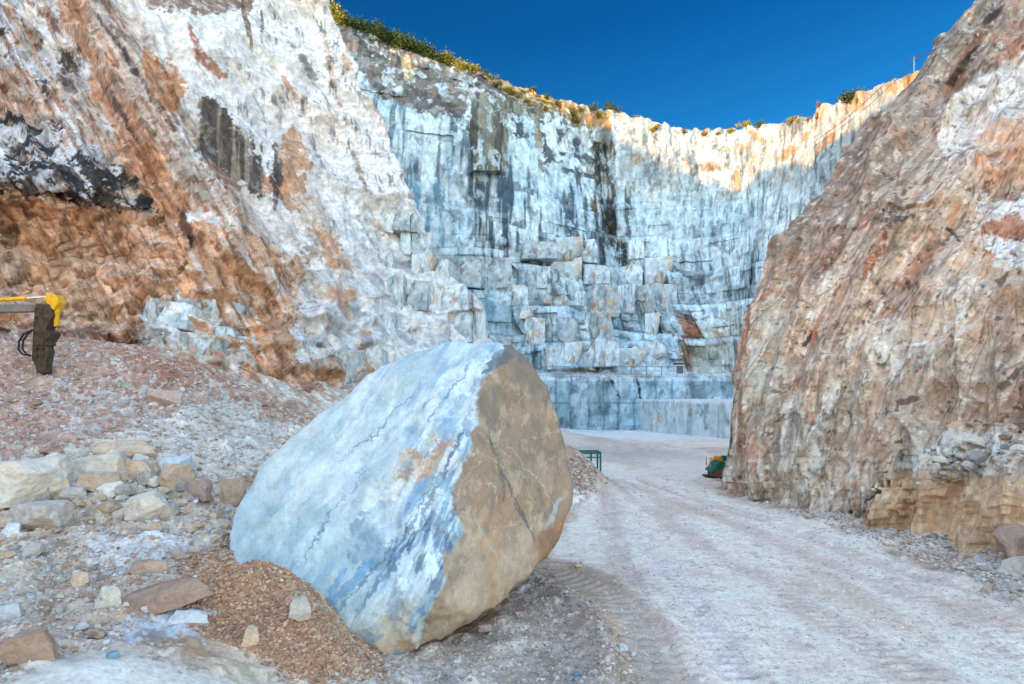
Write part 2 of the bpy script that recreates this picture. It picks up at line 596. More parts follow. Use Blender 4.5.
T = [[96, 100, 108, 112, 116, 120, 118, 116, 112, 98, 86, 74, 64, 52],
     [90, 92, 98, 104, 110, 116, 118, 114, 110, 96, 84, 72, 62, 50],
     [84, 88, 92, 92, 104, 113, 113, 111, 107, 94, 82, 71, 61, 50],
     [82, 85, 89, 90, 101, 113, 110, 108, 104, 92, 81, 70, 60, 49],
     [80, 82, 86, 90, 96, 106, 107, 106, 102, 90, 80, 69, 60, 49],
     [78, 80, 84, 88, 92, 98, 105, 104, 100, 88, 79, 69, 60, 49],
     [76, 78, 82, 85, 88, 92, 96, 98, 92, 84, 78, 68, 59, 49],
     [74, 77, 79, 82, 84, 87, 89, 88, 82, 79, 76, 66, 58, 48],
     [73, 76, 78, 80, 81, 83, 84, 84, 78, 76, 73, 65, 58, 48],
     [72, 72, 72, 72, 72, 72, 72, 73, 72, 70, 70, 64, 57, 48],
     [71.6, 71.6, 71.6, 71.6, 71.6, 71.6, 71.7, 72.5, 72, 70, 70, 64, 57, 48],
     [71, 71, 71, 71, 71, 71, 71.4, 72, 71.5, 70, 70, 64, 57, 48]]
Yb = interp2(tx, ty, T, PX, PY)
Yb = (Yb + np.roll(Yb, 3, 1) + np.roll(Yb, -3, 1)) / 3
Yb[:, :3] = Yb[:, 3:4]
Yb[:, -3:] = Yb[:, -4:-3]
Z = EYE + (HY - PY) / F * Yb
X = (PX - CX) / F * Yb
# quarry benches: cut steps and sawn blocks standing in and out of the face
q = np.stack([X.ravel() / 14, Z.ravel() / 14, 0 * X.ravel()], 1)
zz = Z.ravel() + .9 * fbm(q, 2, 75)
run = X.ravel() + np.maximum(107 - Yb.ravel(), 0) * ss(720, 770, PX.ravel())
seg = np.floor((run + 4 * fbm(q * 2, 2, 76)) / 13).astype(np.int64)
zz = zz + (_val[(seg * 19 + 5) & 255] - .5) * 5 * ss(150, 200, PY.ravel()) * ss(740, 690, PX.ravel()) * ss(374, 366, PY.ravel())
kk = np.floor(zz / 6.2).astype(np.int64)
off = _val[(kk * 31 + 7) & 255] * 9
bw = 5 + 6 * _val[(kk * 13 + 3) & 255]
ii = np.floor((run + off) / bw).astype(np.int64)
hb = _h(ii, kk, 0 * ii + 3)
kk2 = np.floor(zz / 3.1 + .37).astype(np.int64)
ii2 = np.floor((run + _val[(kk2 * 7 + 1) & 255] * 7) / 3.4).astype(np.int64)
hb2 = _h(ii2, kk2, 0 * ii2 + 9)
PXf, PYf = PX.ravel(), PY.ravel()
low = ss(170, 300, PYf)
smooth_face = ss(600, 640, PXf) * ss(290, 240, PYf)
left_face = ss(520, 470, PXf) * ss(210, 150, PYf)
turn = ss(750, 790, PXf)
blk = ((_val[hb] - .5) * 2.6 * (.2 + .8 * low) * (1 - .75 * smooth_face) + (_val[hb2] - .5) * 1.1 * low) * (1 - turn)
frz = zz / 6.2 - kk
xf = ((run + off) / bw - ii - .5) * bw
blk += (xf * (_val[(hb * 3 + 1) & 255] - .5) * .8 + (frz - .5) * 6 * (_val[(hb * 5 + 2) & 255] - .5) * .5) * low * (1 - smooth_face) * (1 - turn)
blk -= (frz - .5) * 3.6 * low * (1 - .75 * smooth_face) * (1 - turn)          # each bench leans back from its lip
bench = ss(374, 377, PYf)
blk *= 1 - .8 * bench
rub = ss(250, 275, PYf) * ss(372, 366, PYf) * ss(510, 560, PXf) * ss(735, 690, PXf)
Pn = np.stack([X.ravel(), Yb.ravel(), Z.ravel()], 1)
sh = shards(Pn @ np.array([[.16, 0, .05], [0, .12, 0], [.09, 0, .22]]), 5, 1.0)
sh2 = shards(Pn / 1.7, 6, 1.0)
brown = ss(470, 440, PXf + PYf * 0) * 0
top_rough = ss(45, 0, PYf - np.interp(PXf, CR[:, 0], CR[:, 1])) * ss(640, 560, PXf)
dY = blk + sh * 2.2 * rub + sh2 * .3 * (1 - .5 * smooth_face) + 1.6 * fbm(Pn / 6, 4, 77) * (.35 + top_rough * 1.3) * (1 - .5 * smooth_face) * (1 - bench)
dY += vn(np.stack([run / .9, Z.ravel() / 14, 0 * run], 1), 78) * .3 * (1 - bench * .5) * (1 - turn)
dY += ss(12, 0, np.abs(PXf - 605 - .05 * (PYf - 150))) * ss(120, 150, PYf) * ss(270, 240, PYf) * 4   # the dark chute
# pillar at the left and the side face turning to the viewer
dY -= 2.4 * ss(469, 472, PXf) * ss(503, 500, PXf) * ss(92, 96, PYf) * ss(176, 170, PYf)
# toe of the slope on the bench top
Yb2 = Yb + (dY * (1 - .85 * turn)).reshape(Yb.shape)
k_ = ss(690, 790, PX[0])[:, None]
tdir = (np.array([[0, 1, .02]]) * (1 - k_) + np.array([[1, .15, .02]]) * k_)[None]
P, U, V, nv2, nu2 = face_sheet('back', PX, PY, Yb2, 0, True, side=0, top_n=40, top_dir=tdir)
NB = grid_normals(P, nv2, nu2)
if NB[(nv2 // 2) * nu2 + nu2 // 2, 1] > 0:
    NB = -NB
NB = np.stack([blur(NB[:, i], nv2, nu2, 8) for i in range(3)], 1)
tz = ss(745, 790, U)
P = P + NB * (tz * (shards(P * np.array([.22, .1, .1]), 15, 1.) * 1.0 + shards(P * np.array([.6, .45, .3]), 16, 1.) * .35) + .22 * shards(P * np.array([.9, .9, .5]), 18, 1.))[:, None]
w = Paint(U, V, P, 3.0)
runU = P[:, 0] + np.maximum(107 - P[:, 1], 0) * ss(720, 770, U)
pz = P[:, 2]
stv = fbm(np.stack([runU / .9, pz / 9, 0 * pz], 1), 4, 81)
stv2 = fbm(np.stack([runU / 2.6, pz / 7, 0 * pz], 1), 4, 82)
big = fbm(P / 11, 4, 83)
crk = ridged(P / 5, 4, 84)
w.C[:] = lin(216, 214, 208)
w.mix(lin(184, 200, 202), ss(-.3, .5, big) * .8)
w.mix(lin(226, 222, 214), ss(.1, .6, fbm(P / 7, 3, 85)) * .7)
fw = ss(600, 640, U) * .6
w.mix(lin(128, 150, 158), ss(.12, .45, stv2) * (.5 - .25 * fw))
w.mix(lin(88, 96, 100), ss(.22, .5, stv) * ss(-.25, .3, stv2) * (.7 - .45 * fw))
w.mix(GREY, ss(.66, .86, crk) * (.55 - .3 * fw))
m = w.poly([(450, 165), (620, 165), (640, 262), (560, 300), (480, 250), (440, 210)], 12)
w.mix(lin(70, 74, 78), m * ss(.05, .3, stv) * .85)
w.mix(lin(58, 60, 62), m * ss(.3, .42, fbm(P / 2.4, 5, 102)) * .6)
# heavily streaked wall on the left, teal recess below
m = w.poly([(345, 80), (400, 100), (470, 118), (470, 175), (510, 185), (610, 240), (560, 250), (430, 260), (400, 240), (370, 140)], 8)
w.mix(lin(84, 96, 104), m * ss(-.02, .35, stv) * .8)
m = w.poly([(405, 180), (450, 178), (470, 230), (500, 330), (440, 300), (400, 250)], 10)
w.mix(lin(110, 150, 165), m * ss(-.5, .3, stv) * .6)
# weathered bowl under the rim
m = w.poly([(290, -30), (345, 15), (480, 64), (580, 100), (600, 130), (560, 122), (505, 112), (470, 96), (455, 120), (420, 112), (378, 92), (352, 66), (290, 40)], 6)
w.mix(lin(124, 108, 96), m)
w.mix(lin(80, 72, 68), m * ss(0, .4, fbm(P / 2.5, 4, 86)) * .8)
w.mix(lin(170, 160, 150), m * ss(.2, .5, fbm(P / 1.6, 4, 87)) * .7)
w.mix(lin(196, 160, 118), w.stroke(406, 62, 410, 80, 7))
w.mix(lin(176, 176, 172), w.stroke(440, 90, 470, 78, 9) * ss(-.1, .3, fbm(P / 1.5, 3, 88)) * .8)
m = w.poly([(469, 92), (500, 98), (540, 108), (508, 112), (506, 176), (470, 172)], 2, 1)
w.mix(lin(142, 130, 108), m)
w.mix(lin(84, 74, 62), m * ss(0, .35, stv) * .9)
w.mix(lin(150, 60, 45), w.stroke(466, 91, 485, 93, 1.6))
# dark mottled wall
m = w.poly([(508, 118), (560, 122), (612, 138), (612, 180), (580, 176), (560, 182), (548, 175), (540, 130), (510, 135)], 8)
w.mix(lin(70, 72, 74), m * ss(-.15, .15, fbm(P / 2.2, 4, 89)) * .92)
w.mix(lin(150, 125, 90), w.stroke(537, 110, 541, 172, 3) * .8)
m = w.poly([(586, 148), (614, 136), (614, 200), (626, 262), (606, 262), (590, 210)], 5)
w.mix(lin(60, 54, 48), m * ss(-.25, .1, stv) * .95)
w.mix(lin(120, 104, 70), m * ss(.1, .4, fbm(P / 1.6, 3, 91)) * .6)
w.mix(lin(64, 66, 68), w.stroke(624, 186, 634, 208, 5) * ss(-.2, .2, stv))
# ochre crest
m = w.poly([(480, 70), (615, 104), (615, 128), (590, 130), (560, 112), (500, 92)], 4)
w.mix(lin(214, 168, 110), m * .8)
w.mix(lin(120, 110, 80), m * ss(.1, .4, fbm(P / 1.5, 3, 92)) * .7)
w.mix(lin(214, 150, 90), w.stroke(592, 116, 612, 124, 9))
m = ss(600, 625, U) * ss(220, 150, V)
w.mix(lin(222, 206, 186), m * .75 * ss(-.5, .4, big))
w.mix(lin(206, 160, 112), m * ss(.25, .5, fbm(P / 3, 4, 101)) * .7)
for s in [(700, 168, 716, 164, 5), (735, 172, 739, 190, 3.5), (722, 148, 727, 150, 3), (742, 145, 743, 155, 2), (684, 160, 686, 162, 2.5), (778, 158, 792, 150, 5), (790, 168, 794, 158, 3),
          (842, 117, 818, 170, 3), (750, 132, 762, 140, 4), (800, 140, 806, 132, 3), (870, 150, 862, 168, 2), (650, 188, 651, 196, 2)]:
    w.mix(lin(206, 150, 100), w.stroke(*s) * .8)
w.mix(lin(222, 164, 106), w.poly([(884, 82), (915, 66), (960, 50), (960, 80), (905, 92), (886, 92)], 4) * .9)
w.mix(lin(212, 170, 120), w.poly([(800, 118), (860, 92), (862, 104), (820, 130)], 5) * ss(-.2, .3, fbm(P / 3, 3, 93)) * .8)
w.mix(lin(60, 66, 70), ss(.3, .45, fbm(np.stack([runU / .7, pz / 3.5, 0 * pz], 1), 4, 94)) * ss(640, 700, U) * .6)
w.mix(lin(196, 190, 160), w.poly([(838, 200), (860, 160), (850, 215), (800, 240)], 5) * .6)
# foot: orange patches, tan block
for s in [(684, 322, 696, 330, 8), (690, 345, 688, 366, 6), (716, 332, 724, 342, 5), (686, 336, 700, 336, 5), (605, 345, 622, 350, 4), (604, 330, 610, 334, 3)]:
    w.mix(lin(186, 104, 58), w.stroke(*s) * .9)
w.mix(lin(190, 172, 142), w.poly([(684, 340), (740, 300), (745, 372), (686, 372)], 5) * .6)
w.mix(lin(150, 120, 95), w.poly([(686, 378), (745, 378), (745, 398), (688, 398)], 3) * .8)
w.mix(lin(205, 178, 150), ss(.1, .5, fbm(P / 4, 4, 95)) * rub[0] * 0)
w.mix(lin(190, 160, 130), w.stroke(560, 372, 650, 376, 5) * .8)
m = ss(376, 380, V)
w.mix(lin(168, 190, 194), m * .75)
w.mix(lin(120, 132, 134), m * ss(.1, .4, stv2) * .7)
w.mix(lin(232, 234, 234), ss(3.5, 1.5, np.abs(V - 378.5)) * .8)
w.mix(lin(110, 128, 132), ss(1.4, .5, np.abs(V - 403)) * .6)
for x in (556, 571, 588, 604, 618, 634, 655, 672):
    w.mix(lin(100, 116, 122), ss(1.1, .4, np.abs(U - x - 1.5 * w.w2[0])) * m * .7)
w.mix(lin(60, 66, 70), w.stroke(612, 380, 620, 398, 2) + w.stroke(636, 378, 641, 398, 1.6))
w.speck(lin(96, 104, 108), 1.3, .3, .42, .5, 98, 1 - ss(250, 330, V) * .4, (1, 1, .3))
w.speck(lin(70, 72, 74), .7, .38, .5, .45, 99, 1, (1, 1, .35))
w.speck(lin(232, 234, 232), 1.6, .25, .4, .5, 100, 1, (1, 1, .6))
ef = np.minimum(np.abs(frz), np.abs(1 - frz)) * 6.2
exf = np.minimum(((run + off) / bw) % 1, 1 - ((run + off) / bw) % 1) * bw
tone = np.concatenate([np.ones(40 * nu2), (.78 + .4 * _val[(hb * 29 + 3) & 255]) * low + 1 - low])
seam = np.concatenate([np.zeros(40 * nu2), (ss(.22, .06, ef) * .6 + ss(.18, .05, exf) * .6) * (.25 + .75 * low) * (1 - turn) * (1 - bench)])
seam = seam * ss(-.35, .1, fbm(P / 2.5, 4, 104))
w.C *= tone[:, None]
w.C = w.C * (1 - np.clip(seam, 0, 1)[:, None]) + lin(78, 84, 88) * np.clip(seam, 0, 1)[:, None]
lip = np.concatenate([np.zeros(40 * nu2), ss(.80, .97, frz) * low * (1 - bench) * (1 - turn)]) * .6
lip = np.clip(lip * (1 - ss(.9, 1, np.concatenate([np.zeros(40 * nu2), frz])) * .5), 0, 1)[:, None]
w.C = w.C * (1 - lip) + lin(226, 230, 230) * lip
w.C *= np.array([.87, 1.0, 1.07])
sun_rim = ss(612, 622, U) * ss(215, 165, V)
w.C *= 1 - .4 * sun_rim[:, None]  # rim colour dimmed to offset the strong sun falling on it
w.C *= (1 + .4 * fbm(P * np.array([1, 1, .45]) / .8, 5, 97, .7))[:, None]
back_mat = rock_mat('quarried_marble', .7, .5, .28, crack=.35, stretch=(1, 1, .25))
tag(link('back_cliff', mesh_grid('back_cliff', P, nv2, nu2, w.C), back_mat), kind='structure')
BackP, BackU, BackV = P.reshape(nv2, nu2, 3)[40:], PX, PY


def back_point(px, py):
    j = int(np.clip((px - 290) / 710 * 799, 0, 799))
    i = int(np.argmin(np.abs(BackV[:, j] - py)))
    return BackP[i, j]


# lower sawn block with a flat white top in front of the bench
def cube_sphere(n):
    t = np.tan(np.linspace(-math.pi / 4, math.pi / 4, n))
    a, b = np.meshgrid(t, t)
    a, b, o = a.ravel(), b.ravel(), np.ones(n * n)
    out, faces = [], []
    idx = np.arange(n * n).reshape(n, n)
    f0 = np.stack([idx[:-1, :-1].ravel(), idx[:-1, 1:].ravel(), idx[1:, 1:].ravel(), idx[1:, :-1].ravel()], 1)
    for k, v in enumerate([(o, a, b), (-o, b, a), (b, o, a), (a, -o, b), (a, b, o), (b, a, -o)]):
        out.append(np.stack(v, 1))
        faces.append(f0 + k * n * n)
    d = np.concatenate(out)
    return d / np.linalg.norm(d, axis=1, keepdims=True), np.concatenate(faces)


def sawn_block(name, pl, z0, z1, seed, hue):
    """A big sawn block: convex plan outline pl, faces slightly uneven, edges worn."""
    D_, F_ = cube_sphere(130)
    c_ = np.array([np.mean([q[0] for q in pl]), np.mean([q[1] for q in pl]), (z0 + z1) / 2])
    ra, rb, rc = np.ptp([q[0] for q in pl]) / 2, np.ptp([q[1] for q in pl]) / 2, (z1 - z0) / 2
    D_ = D_ * np.array([ra, rb, rc])
    D_ /= np.linalg.norm(D_, axis=1, keepdims=True)
    den_ = np.maximum(D_[:, 2] / rc, 0) ** 150 + np.maximum(-D_[:, 2] / rc, 0) ** 150
    for i in range(len(pl)):
        (xa_, ya_), (xb_, yb_) = pl[i], pl[(i + 1) % len(pl)]
        n_ = np.array([yb_ - ya_, xa_ - xb_, 0.])
        n_ /= np.linalg.norm(n_)
        dd_ = n_ @ (np.array([xa_, ya_, c_[2]]) - c_)
        if dd_ < 0:
            n_, dd_ = -n_, -dd_
        den_ += np.maximum(D_ @ n_ / dd_, 0) ** 150
    co = c_ + D_ * (den_ ** (-1 / 150))[:, None]
    d = np.stack([fbm(co / 1.5, 3, seed), fbm(co / 1.5, 3, seed + 5), fbm(co / 1.5, 3, seed + 9)], 1) * .16
    co2 = co + d
    C = np.zeros((len(co), 3)) + hue
    k = ss(.1, .5, fbm(co * np.array([.8, .8, .2]), 4, seed + 2))[:, None]
    C = C * (1 - k * .45) + lin(120, 130, 132) * k * .45
    k = ss(.35, .55, fbm(co / 1.8, 4, seed + 4))[:, None]
    C = C * (1 - k * .6) + lin(196, 170, 135) * k * .6
    k = (ss(.7, .85, ridged(co * np.array([.5, .5, .22]), 4, seed + 7)) * .6)[:, None]
    C = C * (1 - k) + lin(104, 112, 118) * k
    k = (ss(.15, .4, fbm(co * np.array([1.2, 1.2, .35]), 5, seed + 12)) * .6)[:, None]
    C = C * (1 - k) + lin(226, 230, 230) * k
    k = (ss(z1 - .35, z1 - .02, co[:, 2]))[:, None]
    C = C * (1 - k * .7) + lin(228, 228, 226) * k * .7
    return mesh_from(name, co2, F_, C)


tag(link('stone_bench', sawn_block('stone_bench', [(15.2, 71.6), (19.9, 52.5), (31, 53), (31, 76), (15.4, 76)], -.8, 3.45, 3, lin(196, 208, 210)), back_mat), kind='structure')

# ------------------------------------------------------------------ left cliff
ED = np.array([(-320, 300), (-60, 322), (0, 332), (30, 344), (60, 352), (85, 362), (110, 384), (140, 392), (180, 402), (205, 413), (230, 424), (262, 440), (285, 458), (300, 478), (330, 494), (345, 498), (420, 515), (460, 520)], float)
nu, nv = 620, 620
pv = np.linspace(-14, 460, nv)
edge = np.interp(pv, ED[:, 0], ED[:, 1]) + 2.5 * fbm(np.stack([pv / 14, 0 * pv, 0 * pv], 1), 3, 101)
s = np.linspace(0, 1, nu)[None, :]
PX = -330 + (edge[:, None] + 330) * s
tt = ((pv + 14) / 474)[:, None]
topL = np.interp(PX, [-330, 0, 200, 330], [-170, -100, -34, -14])
PY = topL + (460 - topL) * tt
tx = [-330, -50, 60, 130, 200, 260, 320, 400, 520]
ty = [-320, -100, 0, 60, 120, 180, 210, 260, 320, 380, 460]
T = [[46, 56, 62, 66, 72, 76, 78, 82, 88],
     [40, 48, 54, 58, 64, 70, 73, 76, 82],
     [37, 44, 49, 52, 59, 65, 69, 72, 78],
     [35, 41, 45, 48, 55, 62, 67, 70, 76],
     [33, 38, 41, 44, 50, 57, 64, 68, 74],
     [31, 35, 36, 40, 46, 53, 60, 66, 71],
     [31, 36, 38, 40, 44, 51, 58, 65, 70],
     [29, 37, 38.5, 38.5, 40, 47, 54, 62, 68],
     [27, 34, 35, 36, 36.5, 41, 48, 58, 65],
     [25, 31, 32, 33, 34, 36, 42, 53, 63],
     [23, 28, 29, 30, 31, 33, 38, 51, 62]]
Yl = interp2(tx, ty, T, PX, PY)
for k in range(2):
    Yl[:, 6:-6] = (Yl[:, 6:-6] + Yl[:, :-12] + Yl[:, 12:]) / 3
    Yl[6:-6] = (Yl[6:-6] + Yl[:-12] + Yl[12:]) / 3
P, U, V, nv2, nu2 = face_sheet('left', PX, PY, Yl, -.35, True, side=1, top_n=24, top_dir=(-.5, .6, .08))
w = Paint(U, V, P, 2.0)
Nn = grid_normals(P, nv2, nu2)
if Nn[nv2 // 2 * nu2 + nu2 // 2, 1] > 0:
    Nn = -Nn
rib = U - (105 + .62 * V)                                  # 0 along the orange rib, + towards the white face
jum = w.poly([(-330, 185), (0, 185), (150, 212), (185, 250), (178, 300), (150, 340), (60, 328), (-330, 330)], 6)
blkz = ss(330, 400, U) * ss(180, 230, V)                   # the sawn corner at the right
white_m = ss(20, 60, rib) * ss(300, 180, V) * (1 - blkz)
ca, sa = math.cos(math.radians(60)), math.sin(math.radians(60))
al, ac = U * ca + V * sa, -U * sa + V * ca                  # along and across the down-right grain
wob = fbm(P / 5, 3, 110)
diag = np.stack([al / 75 + .3 * wob, ac / 13 + .5 * wob, 0 * al], 1)
sd, sdc, sdid = shards(diag, 7, 1.1, True)
vert = np.stack([U / 16 + .25 * wob, V / 34, 0 * U], 1)
sv, svc, svid = shards(vert, 8, 1.0, True)
sj, sjc, sjid = shards(P * np.array([.5, .5, .75]) + .7 * fbm(P / 1.8, 3, 115)[:, None], 9, 1.6, True)
ssm = shards(P / .9, 10, 1.1)
n1 = fbm(P / 7, 5, 111)
rg = ridged(np.stack([al / 60, ac / 16, 0 * al], 1), 4, 112)
kb = np.floor((P[:, 2] + 1.5 * wob) / 4.3).astype(np.int64)
ib = np.floor((P[:, 0] + .35 * P[:, 1] + _val[(kb * 5 + 2) & 255] * 6) / 4.4).astype(np.int64)
hbk = _val[_h(ib, kb, 0 * kb + 5)] - .5
lowb = ss(215, 290, V) * (1 - jum) * (1 - blkz)
pl1 = shards(P * np.array([.12, .12, .16]) + .1 * wob[:, None], 18, 1.0)
pl2 = shards(P * np.array([.38, .38, .5]), 17, 1.0)
disp = n1 * (.8 - .6 * white_m) + sd * (.8 - .5 * ss(190, 260, V)) * (1 - white_m) * (1 - blkz) + rg * .55 * (1 - white_m) * (1 - jum) * (1 - blkz) * (1 - lowb) \
    + pl1 * 1.9 * (white_m * .8 + blkz * .3) + sv * .14 * white_m + pl2 * 1.5 * lowb + pl2 * .4 * white_m - sj * .7 * jum + shards(P / .75, 42, 1.3) * .3 * jum + ssm * .1 * jum + shards(P / 4, 41, 1.2) * .9 * jum + ssm * .2 * (1 - .5 * white_m) + shards(P / .45, 43, 1.3) * .1 + blkz * hbk * 1.5
disp += 2.6 * ss(48, 0, np.abs(rib + 25)) * ss(-50, 50, V) * ss(330, 250, V)        # the rib stands proud
cavity = w.poly([(-330, 200), (20, 205), (130, 225), (175, 262), (165, 320), (-330, 325)], 10)
disp -= .55 * blur(cavity, nv2, nu2, 9)
disp += .6 * blur(w.poly([(-330, 183), (40, 188), (150, 212), (155, 222), (40, 203), (-330, 200)], 5), nv2, nu2, 6)   # lip over the hollow
ledge = ((V / 23 + .6 * fbm(P / 6, 3, 114)) % 1 - .5) * ss(140, 190, U) * ss(290, 320, V) * ss(420, 360, U)
disp += blur(ledge, nv2, nu2, 2) * 1.1
disp = disp * .8 + blur(disp, nv2, nu2, 1) * .2
TC = np.stack([-P[:, 0], -P[:, 1], 0 * P[:, 2]], 1)
TC /= np.linalg.norm(TC, axis=1, keepdims=True)
Nd = Nn * .3 + TC * .7
P = P + Nd * disp[:, None] * 1.15
w.move(P)
U, V = w.u, w.v
al, ac = U * ca + V * sa, -U * sa + V * ca
st = fbm(np.stack([(P[:, 0] + P[:, 1] * .5) / .8, P[:, 2] / 5, 0 * U], 1), 4, 121)
cr1 = ridged(P / 4, 4, 122)
w.C[:] = lin(228, 224, 220)
w.mix(lin(200, 202, 206), ss(-.1, .5, fbm(P / 6, 4, 123)) * .7)
w.mix(lin(225, 205, 190), ss(.1, .55, fbm(P / 9, 3, 124)) * .55)
w.mix(lin(110, 112, 118), ss(.22, .42, st) * ss(-.2, .25, fbm(P / 8, 3, 125)) * .75 * white_m)
w.mix(lin(96, 96, 102), ss(.74, .9, cr1) * .7)
w.mix(lin(120, 118, 120), ss(.05, .02, svc) * white_m * .35 * ss(0, .3, wob))
# left of the rib: mixed, brownish
lm = ss(30, -10, rib)
w.mix(lin(204, 170, 146), lm * ss(-.5, .2, fbm(np.stack([al / 50, ac / 14, 0 * al], 1), 4, 126)) * .85)
w.mix(lin(196, 200, 210), lm * ss(-.05, .3, fbm(np.stack([al / 30, ac / 9, 0 * al], 1), 4, 127)) * ss(130, 90, V) * .9)
for poly_, c, a_ in [
    ([(60, -40), (85, 5), (110, 30), (150, 120), (190, 190), (240, 250), (275, 320), (300, 412), (240, 400), (205, 345), (182, 290), (150, 230), (125, 165), (98, 100), (62, 20)], ORANGE, .85),
    ([(85, -30), (112, 15), (160, 95), (200, 170), (225, 225), (205, 225), (158, 150), (118, 90), (90, 30)], lin(196, 176, 160), .85),
    ([(182, 240), (240, 228), (300, 262), (350, 292), (362, 322), (325, 326), (305, 300), (296, 392), (280, 412), (240, 380), (205, 340), (185, 290)], lin(216, 160, 116), .8),
    ([(308, 228), (330, 232), (352, 262), (360, 275), (345, 272), (318, 252)], lin(214, 150, 100), .9),
    ([(365, 222), (374, 218), (384, 226), (383, 256), (372, 250)], lin(190, 150, 115), .9),
    ([(355, 330), (374, 328), (376, 372), (358, 376)], lin(206, 150, 100), .85),
    ([(398, 258), (442, 262), (440, 292), (400, 288)], lin(214, 196, 168), .6),
    ([(140, 48), (158, 55), (180, 82), (184, 108), (168, 112), (150, 88)], lin(206, 136, 84), .95),
    ([(285, 128), (300, 133), (312, 168), (302, 212), (282, 204), (276, 160)], lin(196, 146, 104), .95),
    ([(262, 175), (282, 172), (282, 200), (262, 196)], lin(206, 130, 78), .9),
    ([(150, -30), (320, -30), (310, -4), (255, 4), (235, 12), (200, 12), (150, 2)], lin(140, 108, 88), .9),
    ([(310, 190), (345, 250), (330, 240), (300, 210)], lin(200, 170, 140), .6),
    ([(-20, 60), (14, 68), (18, 100), (40, 110), (30, 120), (-20, 112)], lin(210, 146, 100), .8),
    ([(-330, 190), (-10, 188), (70, 196), (150, 214), (186, 252), (178, 305), (150, 338), (60, 328), (-330, 325)], lin(226, 176, 140), .95),
    ([(-330, 215), (0, 222), (28, 250), (22, 300), (-330, 300)], lin(196, 172, 156), .7),
    ([(-330, 318), (60, 322), (140, 332), (150, 372), (-330, 380)], lin(168, 128, 110), .9)]:
    mm = w.poly(poly_)
    w.mix(c, mm * a_)
# grain in the orange: darker seams, pale streaks
om = np.clip(lm + ss(360, 300, U) * ss(220, 250, V), 0, 1)
gr = fbm(np.stack([al / 34, ac / 5, 0 * al], 1), 4, 128)
gr2 = fbm(np.stack([al / 16, ac / 3, 0 * al], 1), 4, 129)
w.mix(lin(160, 92, 56), om * ss(.18, .42, gr) * .75 * (1 - jum * .6))
w.mix(lin(228, 222, 218), om * ss(.16, .4, fbm(np.stack([al / 40, ac / 6, 0 * al], 1), 4, 130)) * ss(210, 260, V) * .8 * (1 - jum))
w.mix(lin(92, 66, 52), om * ss(.34, .5, gr2) * .55)
w.mix(lin(226, 196, 168), om * ss(.3, .5, fbm(np.stack([al / 20, ac / 4, 0 * al], 1), 4, 131)) * .6)
w.mix(lin(96, 62, 44), ss(.12, .02, sjc) * jum * .6 * ss(-.3, .2, fbm(P / 1.2, 3, 116)))
# pale blue blocks on the orange
for poly_ in [[(140, 312), (158, 305), (180, 298), (212, 304), (242, 340), (238, 368), (205, 362), (165, 356), (142, 345)], [(188, 206), (214, 212), (216, 228), (204, 226), (190, 222)],
              [(150, 178), (158, 180), (168, 200), (160, 203), (152, 192)], [(300, 262), (335, 275), (352, 330), (350, 372), (300, 378), (296, 320)],
              [(330, 205), (420, 200), (500, 330), (380, 380), (352, 330), (345, 270)]]:
    mm = w.poly(poly_)
    w.mix(lin(218, 224, 228), mm * .85 * ss(-.55, -.1, fbm(P / 2.5, 3, 132)))
    w.mix(lin(150, 160, 168), mm * ss(.2, .45, fbm(P / 2, 4, 133)) * .6)
for s_ in [(185, 340, 215, 338, 9), (180, 318, 205, 325, 6), (200, 296, 235, 300, 5), (165, 345, 200, 372, 5), (305, 378, 345, 372, 10), (238, 262, 262, 300, 12), (226, 290, 226, 296, 8)]:
    w.mix(lin(206, 150, 108), w.stroke(*s_) * .85)
# near black weathered crust
for poly_ in [[(-330, 105), (0, 108), (22, 115), (38, 125), (58, 120), (66, 150), (96, 148), (125, 168), (148, 200), (150, 214), (110, 208), (50, 196), (-330, 186)],
              [(58, 48), (70, 55), (84, 90), (78, 98), (62, 80)], [(38, 38), (48, 42), (48, 70), (42, 66)], [(-330, 20), (0, 25), (10, 48), (16, 62), (-330, 66)],
              [(12, 42), (22, 48), (48, 98), (40, 98), (20, 68)]]:
    mm = w.poly(poly_)
    w.mix(lin(58, 56, 60), mm * ss(-.22, .05, fbm(P / 1.8, 4, 134)) * .93)
    w.mix(lin(205, 205, 212), mm * ss(.12, .35, fbm(P / 2.6, 5, 135)) * .8)
mm = w.poly([(197, 100), (214, 97), (232, 118), (250, 140), (264, 178), (262, 200), (240, 184), (218, 170), (198, 150)], 3)
w.mix(lin(92, 80, 72), mm)
w.mix(lin(168, 148, 130), mm * ss(.0, .35, fbm(np.stack([U / 4.5, V / 70, 0 * U], 1), 3, 136)) * .8)
w.mix(lin(70, 58, 52), w.stroke(277, 145, 274, 210, 5) * .9)
for s_, c in [((122, 50, 150, 92, 4), DARK), ((150, 92, 176, 130, 4), DRUST), ((98, 15, 128, 60, 2.5), DARK), ((190, 25, 196, 52, 4), RUST), ((196, 52, 222, 76, 6), RUST),
              ((282, 76, 297, 101, 3.5), lin(190, 130, 90)), ((322, 34, 336, 88, 4), lin(206, 172, 142)), ((345, 55, 350, 70, 4), lin(206, 165, 130)), ((340, 98, 342, 104, 3), lin(206, 165, 130)),
              ((300, 60, 316, 78, 5), GREY), ((261, 12, 262, 42, 2), DARK), ((243, 0, 252, 50, 3), lin(120, 80, 55)), ((184, 210, 188, 245, 6), lin(100, 76, 66)), ((352, 152, 366, 188, 3), lin(150, 125, 105)),
              ((108, 88, 136, 140, 3), DARK), ((130, 140, 160, 190, 3), RUST), ((60, 80, 72, 90, 7), DARK), ((205, 160, 240, 190, 4), lin(150, 95, 60)), ((0, 186, 150, 213, 3), lin(110, 78, 62))]:
    w.mix(c, w.stroke(*s_) * .85)
